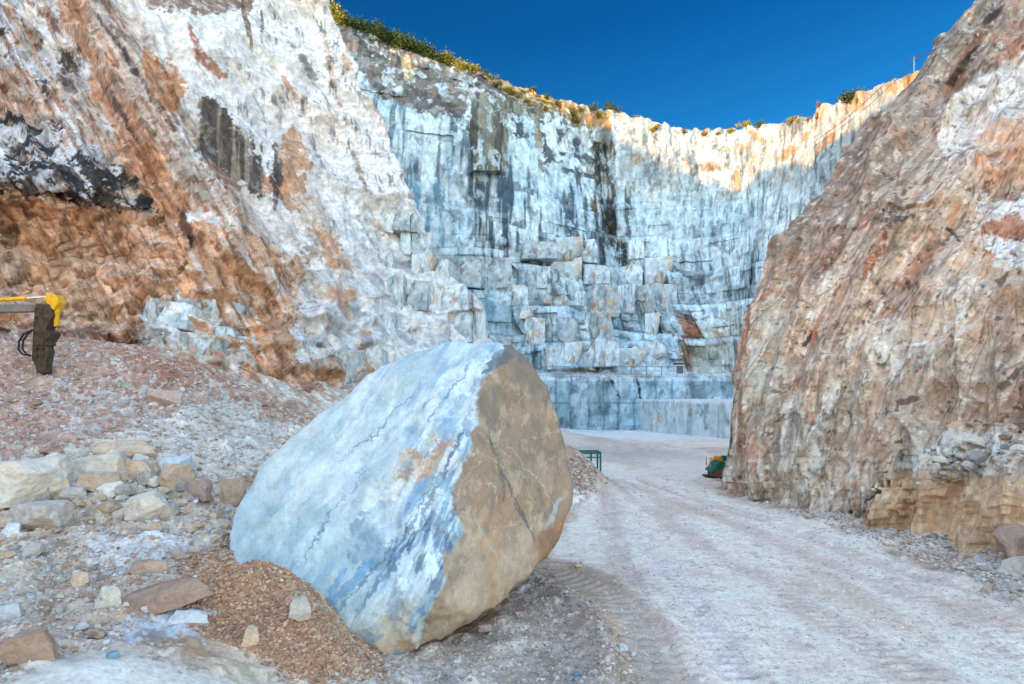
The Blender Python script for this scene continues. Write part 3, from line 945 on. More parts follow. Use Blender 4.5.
w.C *= (1 + .3 * (svid - .5) * white_m * .4 + .35 * (sdid - .5) * lm + .3 * (sjid - .5) * jum)[:, None]
st2 = fbm(np.stack([(P[:, 0] + P[:, 1] * .5) / .45, P[:, 2] / 2.2, 0 * U], 1), 5, 138, .65)
dk = lin(92, 90, 94)
m = (ss(.2, .34, st2) * ss(-.1, .25, fbm(P / 5, 3, 139)) * white_m * .8)[:, None]
w.C = w.C * (1 - m) + dk * m
jl = np.abs(((ac + 6 * wob) / 31) % 1 - .5)
m = (ss(.035, .012, jl) * (white_m + .4 * blkz) * ss(-.2, .2, fbm(P / 3, 3, 140)) * .6)[:, None]
w.C = w.C * (1 - m) + lin(120, 116, 116) * m
w.speck(lin(236, 234, 232), .9, .25, .4, .5, 141, (1 - jum) * white_m)
w.speck(lin(120, 84, 62), .8, .3, .42, .6, 142, om * (1 - .3 * jum))
w.speck(lin(70, 60, 56), .5, .4, .5, .6, 143, om)
w.speck(lin(230, 200, 172), .7, .34, .46, .35, 144, om)
crust = w.poly([(-330, 105), (0, 108), (22, 115), (38, 125), (58, 120), (66, 150), (96, 148), (125, 168), (148, 200), (150, 214), (110, 208), (50, 196), (-330, 186)], 6)
w.speck(lin(48, 46, 50), 1.0, -.05, .1, .95, 145, crust)
w.speck(lin(216, 214, 218), .8, .2, .32, .9, 146, crust)
lum = w.C @ np.array([.3, .6, .1])
w.C = w.C * .8 + lum[:, None] * .2 * np.array([1.1, .98, .88])
w.C *= np.array([.99, .96, .93])
w.C *= (1 + .42 * fbm(P / .7, 5, 137, .72))[:, None]
left_mat = rock_mat('weathered_cliff', .4, .5, .34, crack=.3, stretch=(1, 1, .5))
tag(link('left_cliff', mesh_grid('left_cliff', P, nv2, nu2, w.C), left_mat), kind='structure')

LeftP, LeftU, LeftV = P, U, V

# ------------------------------------------------------------------ right cliff
ER = np.array([(-260, 1130), (-120, 1058), (-4, 976), (45, 939), (75, 914), (105, 893), (150, 855), (170, 838), (200, 813), (225, 793), (250, 775), (275, 762), (300, 751), (340, 742), (380, 731), (420, 725),
               (470, 719), (495, 721), (620, 724)], float)
nu, nv = 560, 640
pv = np.concatenate([np.linspace(-260, 0, 60, endpoint=False), np.linspace(0, 620, nv - 60)])
edge = np.interp(pv, ER[:, 0], ER[:, 1]) + 2.6 * fbm(np.stack([pv / 16, 0 * pv, 0 * pv], 1), 4, 201)
s = np.linspace(0, 1, nu)[None, :]
PX = edge[:, None] + (1300 - edge[:, None]) * s
PY = np.repeat(pv[:, None], nu, 1)
tys = [-260, -100, 0, 100, 200, 300, 400, 500, 620]
txs = [0, .12, .5, 1]
T = [[38, 36, 32, 28], [31, 30, 27, 21], [27.5, 26, 22, 17], [26.3, 24, 19, 14.5], [25.6, 22.5, 16.8, 12.5], [25.2, 22, 16, 11.5], [25, 21.5, 15.2, 10.5], [24.8, 21, 14.4, 9.6], [24.4, 20.5, 12.4, 8]]
Yr = interp2(txs, tys, T, np.repeat(s, nv, 0), PY)
for k in range(2):
    Yr[:, 8:-8] = (Yr[:, 8:-8] + Yr[:, :-16] + Yr[:, 16:]) / 3
    Yr[8:-8] = (Yr[8:-8] + Yr[:-16] + Yr[16:]) / 3
P, U, V, nv2, nu2 = face_sheet('right', PX, PY, Yr, .4, True, side=-1, side_n=34, side_step=.5, top_dir=(.8, .3, .2))
w = Paint(U, V, P, .7)
Nn = grid_normals(P, nv2, nu2)
if Nn[nv2 // 2 * nu2 + nu2 // 2, 0] > 0:
    Nn = -Nn
# bedding runs up to the right, steeper towards the foot
ang = np.interp(V, [0, 150, 350, 500], [-56, -58, -68, -78])
ang = np.radians(ang)
al = (U - 800) * np.cos(ang) + (V - 300) * np.sin(ang)
ac = -(U - 800) * np.sin(ang) + (V - 300) * np.cos(ang)
wob = fbm(P / 2.5, 3, 210)
sd, sdc, sdid = shards(np.stack([al / 60 + .3 * wob, ac / 13 + .5 * wob, 0 * al], 1), 21, 1.1, True)
sm, smc, smid = shards(np.stack([al / 17, ac / 6, P[:, 1] / 1.5], 1), 22, 1.0, True)
sj = shards(P / .42, 23, 1.2)
rg = ridged(np.stack([al / 70, ac / 20, 0 * al], 1), 4, 212)
n1 = fbm(P / 3.5, 5, 213)
rag = w.poly([(930, 30), (1000, -20), (1320, -20), (1320, 300), (985, 300), (975, 200), (930, 120)], 14)       # broken part at the right
pA = shards(np.stack([al / 95 + .15 * wob, ac / 30 + .3 * wob, P[:, 1] / 9], 1), 25, 1.0)
pB = shards(P @ np.array([[.9, 0, .5], [0, .35, 0], [-.5, 0, .45]]), 26, 1.1)
disp = n1 * .12 + pA * .7 + sd * .2 + rg * .08 + pB * .26 + sm * .06 + sj * .03 + rag * shards(P / .9, 24, 1.0) * .2
disp -= .45 * blur(w.stroke(945, 92, 990, 28, 9), nv2, nu2, 5) + .25 * w.stroke(890, 215, 930, 205, 6)
bank = w.poly([(880, 520), (900, 470), (960, 425), (1320, 400), (1320, 620), (900, 620)], 12)
disp += .5 * bank * (1 + .4 * n1) + .2 * w.stroke(870, 520, 960, 470, 20)
disp = disp * .8 + blur(disp, nv2, nu2, 1, 1) * .2
TC = np.stack([-P[:, 0], -P[:, 1], 0 * P[:, 2]], 1)
TC /= np.linalg.norm(TC, axis=1, keepdims=True)
Nd = Nn * .5 + TC * .5
P = P + Nd * disp[:, None] * 1.2
e0 = w.u.reshape(nv2, nu2)[:, 34:35].repeat(nu2, 1).ravel()
w.move(P)
U, V = w.u, w.v
ang = np.radians(np.interp(V, [0, 150, 350, 500], [-56, -58, -68, -78]))
al = (U - 800) * np.cos(ang) + (V - 300) * np.sin(ang)
ac = -(U - 800) * np.sin(ang) + (V - 300) * np.cos(ang)
g1 = fbm(np.stack([al / 40, ac / 5, 0 * al], 1), 5, 221)
g2 = fbm(np.stack([al / 90, ac / 20, 0 * al], 1), 4, 222)
g3 = fbm(np.stack([al / 14, ac / 3.2, 0 * al], 1), 4, 223)
w.C[:] = lin(194, 168, 144)
w.mix(lin(152, 124, 110), ss(-.3, .4, g2) * .7)
w.mix(lin(206, 190, 178), ss(.05, .45, g1) * .7)
w.mix(lin(172, 118, 84), ss(.1, .5, fbm(np.stack([al / 60, ac / 12, 0 * al], 1), 4, 224)) * .6)
up = ss(330, 120, V) * ss(60, 20, ac * 0 + (U - np.interp(V, ER[:, 0], ER[:, 1]) - 50))
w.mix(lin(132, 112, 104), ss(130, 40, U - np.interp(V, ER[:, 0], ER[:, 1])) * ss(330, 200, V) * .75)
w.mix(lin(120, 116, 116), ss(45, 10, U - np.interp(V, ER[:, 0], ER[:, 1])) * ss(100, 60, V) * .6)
w.mix(lin(98, 78, 68), ss(.24, .46, g3) * .55)
w.mix(lin(220, 212, 206), ss(.3, .5, fbm(np.stack([al / 22, ac / 3, 0 * al], 1), 4, 225)) * ss(150, 330, V) * .55)
for poly_, c, a_ in [
    ([(942, 108), (962, 84), (1000, 60), (1060, 40), (1320, 30), (1320, 140), (1024, 120), (985, 150), (962, 170), (940, 150)], lin(196, 196, 202), .8),
    ([(985, 40), (1024, 10), (1320, -60), (1320, 20), (1010, 52)], lin(165, 110, 80), .8),
    ([(972, 140), (1000, 120), (1320, 110), (1320, 190), (985, 185)], lin(220, 150, 96), .75),
    ([(972, 196), (1320, 180), (1320, 275), (1000, 272), (974, 240)], lin(216, 220, 226), .9),
    ([(976, 222), (1005, 214), (1060, 222), (1060, 238), (985, 238)], lin(190, 108, 60), .95),
    ([(975, 188), (1000, 190), (1040, 196), (1000, 202)], lin(160, 90, 56), .8),
    ([(972, 250), (990, 250), (985, 270), (974, 285)], lin(214, 140, 86), .85),
    ([(985, 270), (1320, 262), (1320, 400), (1000, 400), (950, 390), (965, 330)], lin(190, 160, 134), .8),
    ([(752, 300), (778, 292), (790, 330), (780, 400), (755, 420), (742, 400), (744, 340)], lin(164, 166, 154), .75),
    ([(870, 345), (900, 315), (960, 300), (968, 320), (940, 350), (890, 370)], lin(216, 202, 190), .75),
    ([(832, 380), (850, 372), (820, 450), (806, 492), (798, 490), (812, 430)], lin(214, 206, 198), .8),
    ([(880, 380), (1320, 380), (1320, 470), (900, 470), (860, 500), (850, 440)], lin(196, 150, 116), .7),
    ([(860, 512), (900, 470), (1000, 470), (1100, 520), (1320, 600), (1320, 620), (860, 620)], lin(178, 140, 106), .8),
    ([(900, 460), (960, 432), (1320, 402), (1320, 470), (1010, 480), (960, 478), (925, 490)], lin(196, 192, 190), .85),
    ([(868, 496), (885, 484), (885, 498), (872, 502)], WHITE, .9)]:
    mm = w.poly(poly_)
    w.mix(c, mm * a_ * ss(-.75, -.15, fbm(P / .9, 4, 226)))
for s_, c in [((945, 92, 985, 32, 9), lin(140, 84, 56)), ((950, 82, 976, 50, 5), lin(50, 34, 28)), ((983, 24, 1000, 8, 5), lin(60, 44, 38)), ((883, 232, 864, 277, 4.5), lin(165, 88, 58)), ((884, 230, 882, 246, 3.5), lin(140, 46, 44)),
              ((957, 205, 942, 238, 6), lin(206, 136, 84)), ((942, 246, 898, 282, 6), lin(190, 120, 76)), ((822, 318, 812, 344, 4), lin(180, 96, 50)), ((812, 334, 804, 346, 2.5), BLACK), ((875, 206, 862, 228, 6), lin(160, 96, 66)),
              ((893, 304, 880, 324, 4), lin(196, 130, 80)), ((912, 304, 906, 318, 3), lin(206, 150, 100)), ((840, 236, 816, 278, 6), lin(142, 88, 62)), ((882, 222, 915, 216, 3), DARK), ((945, 228, 958, 240, 2.5), BLACK),
              ((905, 190, 890, 225, 5), lin(120, 90, 74)), ((980, 160, 1015, 150, 8), lin(214, 140, 84)), ((1000, 60, 1024, 40, 8), lin(180, 110, 74)), ((1004, 274, 1000, 285, 6), lin(100, 70, 56)),
              ((806, 412, 812, 420, 5), lin(190, 100, 60)), ((750, 430, 752, 470, 6), lin(190, 120, 86)), ((752, 300, 738, 370, 3), lin(140, 92, 70)), ((740, 380, 742, 480, 3), lin(170, 104, 76)),
              ((870, 400, 862, 470, 6), lin(186, 132, 92)), ((845, 440, 842, 490, 5), lin(196, 150, 112)), ((958, 395, 975, 405, 5), lin(216, 196, 172)), ((930, 355, 985, 315, 3), WHITE), ((905, 345, 960, 340, 2), WHITE),
              ((956, 300, 965, 320, 2), WHITE), ((1000, 385, 1024, 372, 6), lin(120, 84, 64)), ((900, 402, 920, 398, 4), lin(110, 78, 58))]:
    w.mix(c, w.stroke(*s_) * .9)
w.C *= (1 + .25 * (sdid - .5) + .22 * (smid - .5))[:, None]
lum = w.C @ np.array([.3, .6, .1])
w.C = w.C * .56 + lum[:, None] * .48 * np.array([1.07, 1, .90])
w.speck(lin(222, 212, 202), .3, .32, .44, .45, 230, 1)
w.speck(lin(104, 82, 70), .3, .34, .46, .45, 231, 1)
w.speck(lin(190, 136, 98), .8, .3, .45, .3, 232, 1)
w.mix(lin(96, 76, 66), ss(.05, .01, sdc) * .55)
w.speck(lin(62, 50, 44), .22, .42, .5, .7, 233, 1)
w.mix(lin(214, 178, 144), blur(bank, nv2, nu2, 4) * ss(468, 482, V) * .7)
w.C *= np.array([1.02, 1.0, .92])
w.C *= (1.3 + .42 * fbm(np.stack([al / 9, ac / 3.5, P[:, 1] / 1.5], 1), 5, 227, .7))[:, None]
right_mat = rock_mat('bedded_cliff', .2, .6, .34, crack=.3)
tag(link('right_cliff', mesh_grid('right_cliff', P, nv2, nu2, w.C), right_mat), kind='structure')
RightP, RightU, RightV = P, U, V

# ------------------------------------------------------------------ hill added outside the frame on the sun's side, crest shaped to cast the shadow edge
SUN_AZ, SUN_EL = math.radians(240), math.radians(11)
Sd = np.array([math.sin(SUN_AZ) * math.cos(SUN_EL), math.cos(SUN_AZ) * math.cos(SUN_EL), math.sin(SUN_EL)])
bl = [(300, 60), (340, 40), (420, 64), (480, 84), (550, 108), (585, 118), (612, 133), (630, 146), (647, 150), (666, 172), (696, 172), (702, 187), (717, 180), (732, 192), (747, 185), (762, 170), (797, 160), (810, 170), (832, 145), (862, 120), (892, 97), (912, 85), (940, 80)]
hp = []
for a, b in bl:
    B = back_point(a, max(b, np.interp(a, CR[:, 0], CR[:, 1]) + 1))
    t_ = 165.0
    hp.append(B + Sd * t_)
hp = np.array(hp)
lat = np.array([-Sd[1], Sd[0]])
lat /= np.linalg.norm(lat)
horiz = Sd[:2] / np.linalg.norm(Sd[:2])
sl = hp[:, :2] @ lat
hz = hp[:, 2]
dist = float(np.mean(hp[:, :2] @ horiz))
o_ = np.argsort(sl)
sl, hz = sl[o_], hz[o_]
# bring every crest point to one ridge line by following the sun ray
fwd = (hp[:, :2] @ horiz)[o_]
hz = hz + (dist - fwd) * math.tan(SUN_EL)
ts = np.linspace(sl[0] - 60, sl[-1] + 190, 420)
crz = np.interp(ts, sl, hz)
crz = np.where(ts < sl[0], hz[0] + (ts - sl[0]) * .02, np.where(ts > sl[-1], np.maximum(hz[-1] + 6 - (ts - sl[-1]) * .35, 60), crz))
prof = [(-16, None), (-10, .5), (-4, .88), (0, 1), (14, .97), (50, .8), (120, 0)]
rows = []
for dd, k in prof:
    z_ = crz * (k if k is not None else .1)
    xy = horiz[None] * (dist + dd) + lat[None] * ts[:, None]
    rows.append(np.stack([xy[:, 0], xy[:, 1], z_], 1))
fine = []
for a, b in zip(rows[:-1], rows[1:]):
    for q_ in np.linspace(0, 1, 12, endpoint=False):
        fine.append(a * (1 - q_) + b * q_)
fine.append(rows[-1])
H = np.array(fine)
nvh, nuh = H.shape[:2]
H = H.reshape(-1, 3)
nz = fbm(H / 9, 4, 301)
crest_d = np.abs(H[:, :2] @ horiz - dist)
H[:, 2] += nz * 3 * ss(2, 14, crest_d)
C = np.zeros((len(H), 3)) + lin(170, 150, 135)
k_ = ss(-.1, .3, fbm(H / 14, 3, 302))[:, None]
C = C * (1 - k_) + lin(200, 198, 196) * k_
tag(link('shadow_hill', mesh_grid('shadow_hill', H, nvh, nuh, C), back_mat), kind='structure')

# ------------------------------------------------------------------ the boulder
BP = [(508, 346), (528, 357), (550, 390), (566, 440), (574, 480), (572, 506), (535, 545), (485, 588), (440, 604), (447, 540), (463, 460), (484, 385)]
A0, A1, A2 = W(508., 346., 11.1), W(574., 480., 12.3), W(447., 540., 9.2)
nn = np.cross(A1 - A0, A2 - A0)
nn /= np.linalg.norm(nn)
O = np.array([0, 0, EYE])
bpts = []
for a, b in BP:
    d = W(float(a), float(b), 1.0) - O
    tt = nn @ (A0 - O) / (nn @ d)
    bpts.append(O + d * tt)
for a, b, y in [(556, 545, 11.9), (540, 562, 11.0), (502, 602, 10.2), (462, 630, 9.7), (420, 648, 9.4), (366, 661, 9.25), (336, 652, 9.35), (318, 624, 9.6),
                (440, 342, 11.7), (400, 354, 11.7), (350, 384, 11.5), (300, 429, 11.3), (262, 461, 11.2), (238, 497, 11.0), (227, 550, 10.7), (240, 575, 10.3), (470, 341, 11.4),
                (330, 500, 10.25), (395, 420, 10.55), (300, 560, 10.0), (400, 600, 9.05), (350, 625, 9.2), (430, 625, 9.1), (285, 480, 10.6), (430, 395, 10.85), (410, 500, 9.55)]:
    bpts.append(W(float(a), float(b), y))
for q_ in [(-3.2, 11.6, -.2), (-1.4, 11.4, -.25), (-4.3, 12.6, .2), (-3.9, 13.2, 1.6), (-2.6, 14.6, 1.0), (0, 14.2, 1.4), (.9, 13.4, 2.4), (.7, 12.8, 4.1), (-.4, 12.9, 4.9), (-2.0, 13.2, 4.2), (-3.0, 13.6, 2.9), (.2, 12.4, .9)]:
    bpts.append(np.array(q_))
bm = bmesh.new()
for q_ in bpts:
    bm.verts.new(tuple(q_))
bmesh.ops.convex_hull(bm, input=bm.verts)
bmesh.ops.recalc_face_normals(bm, faces=bm.faces)
pl = []
for f in bm.faces:
    pl.append((*f.normal, f.normal.dot(f.verts[0].co)))
bm.free()
pl = np.array(pl)


D, Fc = cube_sphere(250)
cen = np.array([-1.35, 11.6, 2.2])
dcen = pl[:, 3] - pl[:, :3] @ cen
den = np.zeros(len(D))
PW = 46.0
for n_, d_ in zip(pl[:, :3], dcen):
    den += np.maximum(D @ n_ / max(d_, .05), 0) ** PW
r = den ** (-1 / PW) * 1.022
B = cen + D * r[:, None]
bu = CX + F * B[:, 0] / B[:, 1]
bv = HY - F * (B[:, 2] - EYE) / B[:, 1]
w = Paint(bu, bv, B, .5)
w.tex = w.tex * .3 + .72
Bn = fbm(B / .3, 5, 442, .62) * 6
RX = Bn + np.interp(bv, [340, 350, 380, 430, 480, 520, 560, 610, 660], [512, 502, 486, 472, 464, 456, 446, 436, 410])
rx = bu - RX + 9 * fbm(B / .7, 4, 401) + 3 * fbm(B / .15, 3, 402)
right = ss(-3, 3, rx)
belt = ss(95, 20, -rx) * (1 - right) * ss(345, 470, bv)       # broken belt left of the ridge
cr_, crc, crid = shards(B * np.array([2.2, 2.2, 1.1]) @ np.array([[1, 0, -.6], [0, 1, 0], [.6, 0, 1]]), 31, 1.0, True)
stv_ = fbm(np.stack([(bu * .64 - bv * .77) / 120, (bu * .77 + bv * .64) / 9, 0 * bu], 1), 4, 403)
bott = ss(585, 640, bv + (bu - 380) * .25)
dsp = fbm(B / 1.4, 4, 404) * .07 * (1 - .6 * right) + cr_ * (.018 + .09 * belt + .03 * bott) + stv_ * .022 * (1 - right) + fbm(B / .2, 4, 405) * .012 + shards(B / .55, 32, 1.) * .03 * (1 - .75 * right)
rim = ss(12, 3, np.abs(bv - (352 + .8 * (bu - 505)))) * ss(480, 495, bu) * ss(532, 520, bu)
dsp += ridged(B / .25, 3, 406) * .03 * (rim + bott * .5)
chip = shards(B / .38, 33, 1.1)
dsp += chip * (.012 + .035 * bott + .03 * ss(14, 2, np.abs(rx)) + .03 * rim)
edge_r = ss(18, 4, np.abs(bu - np.interp(bv, [340, 350, 390, 440, 480, 512], [512, 530, 551, 567, 574, 572])))
dsp += chip * .03 * edge_r
dsp += (ridged(B / .8, 4, 407) - .3) * .035 * (1 - right) * (1 - belt)
B = B + D * dsp[:, None]
ca, sa = .64, -.77
al, ac = bu * ca + bv * sa, -bu * sa + bv * ca
w.C[:] = lin(186, 198, 202)
sA = fbm(np.stack([al / 90, ac / 16, 0 * al], 1), 5, 411)
sB = fbm(np.stack([al / 60, ac / 6, 0 * al], 1), 5, 412)
w.mix(lin(140, 170, 186), ss(-.05, .5, sA) * .55)
w.mix(lin(106, 146, 174), ss(.15, .45, sB) * ss(460, 400, bv - .2 * (bu - 300)) * .5)
w.mix(lin(158, 180, 184), ss(.0, .5, fbm(np.stack([al / 40, ac / 22, 0 * al], 1), 4, 413)) * .7)
w.mix(lin(204, 214, 216), ss(.05, .5, fbm(np.stack([al / 50, ac / 14, 0 * al], 1), 5, 414)) * .8)
w.mix(lin(176, 190, 186), ss(.2, .5, fbm(B / 1.1, 4, 415)) * .4)
# belt: steel blue veins, dark patch, orange stain
bn = fbm(np.stack([(-bu * .45 + bv * .89) / 34, (bu * .89 + bv * .45) / 7, B[:, 1] * .3], 1), 6, 416, .62)
w.mix(lin(120, 150, 176), belt * ss(.0, .3, bn) * .85)
w.mix(lin(216, 222, 226), belt * ss(.1, .3, -bn) * .9)
w.mix(lin(72, 96, 122), w.poly([(400, 500), (440, 520), (452, 560), (452, 590), (425, 592), (410, 560)], 8) * ss(-.3, .15, bn) * .8)
w.mix(lin(100, 124, 144), w.poly([(345, 530), (400, 490), (400, 560), (360, 580)], 10) * ss(-.2, .3, fbm(B / .3, 4, 417)) * .6)
w.mix(lin(110, 150, 182), w.stroke(372, 560, 330, 610, 5) * .8 + w.stroke(345, 570, 318, 630, 5) * .7 + w.stroke(430, 470, 400, 520, 6) * .6)
w.mix(lin(192, 160, 122), w.poly([(372, 480), (400, 450), (448, 436), (452, 458), (425, 478), (395, 496)], 14, 6) * .8 * ss(-.5, .1, fbm(B / .25, 4, 430)) * (.45 + .55 * ss(-.2, .3, bn)))
w.speck(lin(170, 122, 82), .3, .1, .4, .7, 443, w.poly([(385, 478), (410, 450), (448, 440), (450, 460), (420, 474)], 12, 6))
w.mix(lin(176, 126, 84), w.stroke(432, 452, 452, 444, 4, 6) * .7)
w.mix(lin(222, 214, 200), w.stroke(385, 500, 400, 480, 6) * .6)
w.mix(lin(96, 120, 146), w.stroke(418, 408, 440, 395, 5) * ss(-.1, .3, bn) * .7 + w.stroke(470, 420, 468, 436, 5) * .8)
w.mix(lin(212, 220, 226), w.stroke(455, 380, 480, 365, 16) * .7)
for s_ in [(476, 400, 440, 480, 2.2), (462, 430, 400, 560, 2.0), (440, 470, 372, 590, 1.8), (425, 520, 345, 632, 2.4), (455, 500, 430, 590, 2.2), (395, 540, 330, 625, 1.6), (470, 360, 430, 420, 1.6), (360, 470, 300, 560, 1.2), (420, 380, 330, 470, 1.1)]:
    w.mix(lin(78, 104, 132), (1 - right) * w.stroke(*s_, 5) * .65)
# foot: tan
w.mix(lin(206, 182, 156), bott * ss(-.6, .1, fbm(B / .5, 4, 418)) * .85)
w.mix(lin(186, 136, 96), ss(635, 656, bv + (bu - 380) * .2) * .6)
# right face: sandy brown with thin pale veins and one dark seam
rf = lin(158, 134, 112)
w.mix(rf, right)
w.mix(lin(150, 132, 116), right * ss(-.1, .5, fbm(B / .9, 4, 421)) * .8)
w.mix(lin(184, 162, 136), right * ss(0, .5, fbm(B / .6, 4, 422)) * ss(-.35 * 400, 60, bv - 500 - (bu - 500)) * .8)
w.mix(lin(196, 176, 152), right * ss(500, 560, bv + .6 * (480 - bu) * .6) * .5)
for s_ in [(508, 445, 560, 512, 1.2), (480, 430, 520, 470, 1), (500, 415, 500, 450, 1), (530, 395, 508, 410, 1), (520, 440, 570, 430, .9), (540, 470, 556, 455, .9), (485, 455, 530, 480, 1),
           (490, 480, 498, 500, 1.4), (470, 545, 520, 520, 1), (520, 470, 545, 540, .9), (455, 500, 480, 460, 1)]:
    w.mix(lin(216, 204, 182), right * w.stroke(s_[0], s_[1], s_[2], s_[3], s_[4] * .55, 3.5, 0) * .38)
w.mix(lin(96, 96, 98), right * (w.stroke(492, 440, 505, 500, 1.6, 2, 0) * .6 + w.stroke(500, 470, 535, 540, 2.2, 2, .5) * .8 + w.stroke(486, 400, 493, 445, 1.0, 2, 0) * .5))
w.mix(lin(170, 196, 208), right * (w.stroke(478, 520, 500, 565, 1.6, 3) * .6 + w.stroke(560, 500, 545, 530, 3) * .5))
w.mix(lin(96, 104, 112), w.poly([(483, 372), (492, 356), (505, 346), (524, 350), (532, 362), (520, 362), (512, 358), (500, 366)], 3, 2) * .9)
w.mix(lin(110, 122, 132), right * ss(6, 1.5, np.abs(bu - np.interp(bv, [350, 390, 440, 480, 512], [530, 551, 567, 574, 572]))) * ss(520, 500, bv) * .6)
w.mix(lin(150, 104, 76), ss(.2, -.2, (bu - 505) * .55 * 0 + (512 - bv + (572 - bu) * .62) / 30) * ss(525, 545, bu) * .8)
w.mix(lin(140, 160, 172), ss(.72, .9, ridged(B / .9, 4, 423)) * (1 - right) * .5)
lr = (1 - right)[:, None]
w.C = w.C * (1 - lr) + w.C * np.array([.96, 1.03, 1.05]) * lr
w.speck(lin(214, 224, 228), .5, .0, .5, .35, 431, 1 - right, (1, 1, .6))
w.speck(lin(104, 140, 168), .3, .3, .42, .4, 432, (1 - right) * (.4 + belt))
w.speck(lin(118, 106, 92), .45, .0, .5, .5, 433, right)
w.speck(lin(196, 178, 152), .25, .2, .4, .4, 435, right)
w.speck(lin(124, 116, 108), 1.2, -.1, .4, .8, 436, right * ss(500, 400, bv))
w.speck(lin(190, 150, 112), .8, .0, .4, .6, 437, right * ss(470, 560, bv))
for k_, (sc_, am_) in enumerate([(1.1, .5), (.5, .4), (.26, .3)]):
    hl = ss(.93, .985, ridged(B * np.array([1, 1, .7]) / sc_, 3, 438 + k_))
    w.C *= (1 - am_ * hl * ss(-.2, .3, fbm(B / 1.3, 3, 448 + k_)))[:, None]
w.speck(lin(96, 100, 104), .5, .3, .42, .5, 441, ss(12, 2, np.abs(rx)))
w.C *= (1 + .16 * fbm(B / .22, 5, 434, .7))[:, None]
boulder = link('boulder', mesh_from('boulder', B, Fc, w.C, True), rock_mat('pale_marble', .06, .55, .17, rough=.75, spec=.3, crack=.25))
tag(boulder, 'huge pale blue marble boulder with a flat sandy right face in the foreground', 'boulder')

# ------------------------------------------------------------------ rocks
MR = {'pale': rock_mat('pale_stone', .12, .6, .22, col=lin(216, 204, 190), rand=True),
      'blue': rock_mat('blue_white_stone', .12, .6, .25, col=lin(206, 206, 206), rand=True),
      'tan': rock_mat('tan_stone', .12, .6, .28, col=lin(204, 176, 150), rand=True),
      'pink': rock_mat('pinkish_stone', .12, .6, .28, col=lin(190, 164, 150), rand=True),
      'brown': rock_mat('earthy_stone', .1, .6, .3, col=lin(176, 146, 126), rand=True),
      'grey': rock_mat('grey_stone', .1, .6, .3, col=lin(182, 172, 162), rand=True),
      'teal': rock_mat('teal_grey_stone', .1, .6, .25, col=lin(120, 148, 166), rand=True)}


def rock_mesh(name, size, seed, n=26, planes=8, jag=.05, p=55, soft=1.):
    """Angular stone: a random set of cleavage planes, edges worn, surface broken."""
    r_ = np.random.default_rng(seed)
    D_, F_ = cube_sphere(n)
    nrm = r_.normal(size=(planes, 3))
    nrm /= np.linalg.norm(nrm, axis=1, keepdims=True)
    nrm = np.concatenate([nrm, [[0, 0, 1], [0, 0, -1], [1, .2, .1], [-1, .1, .2], [.1, 1, .2], [.1, -1, .1]]])
    nrm /= np.linalg.norm(nrm, axis=1, keepdims=True)
    dd_ = r_.uniform(.72, 1.0, len(nrm))
    den_ = np.zeros(len(D_))
    for a, b in zip(nrm, dd_):
        den_ += np.maximum(D_ @ a / b, 0) ** p
    rr = den_ ** (-1 / p)
    P_ = D_ * rr[:, None]
    P_ = P_ * (1 + jag * fbm(P_ * 2.2 + seed, 4, seed % 50) + jag * .8 * shards(P_ * 1.9 + seed, seed % 40, 1.0))[:, None]
    P_ = P_ * np.array(size) / 2
    C_ = None
    me = mesh_from(name, P_, F_, C_, False)
    return me


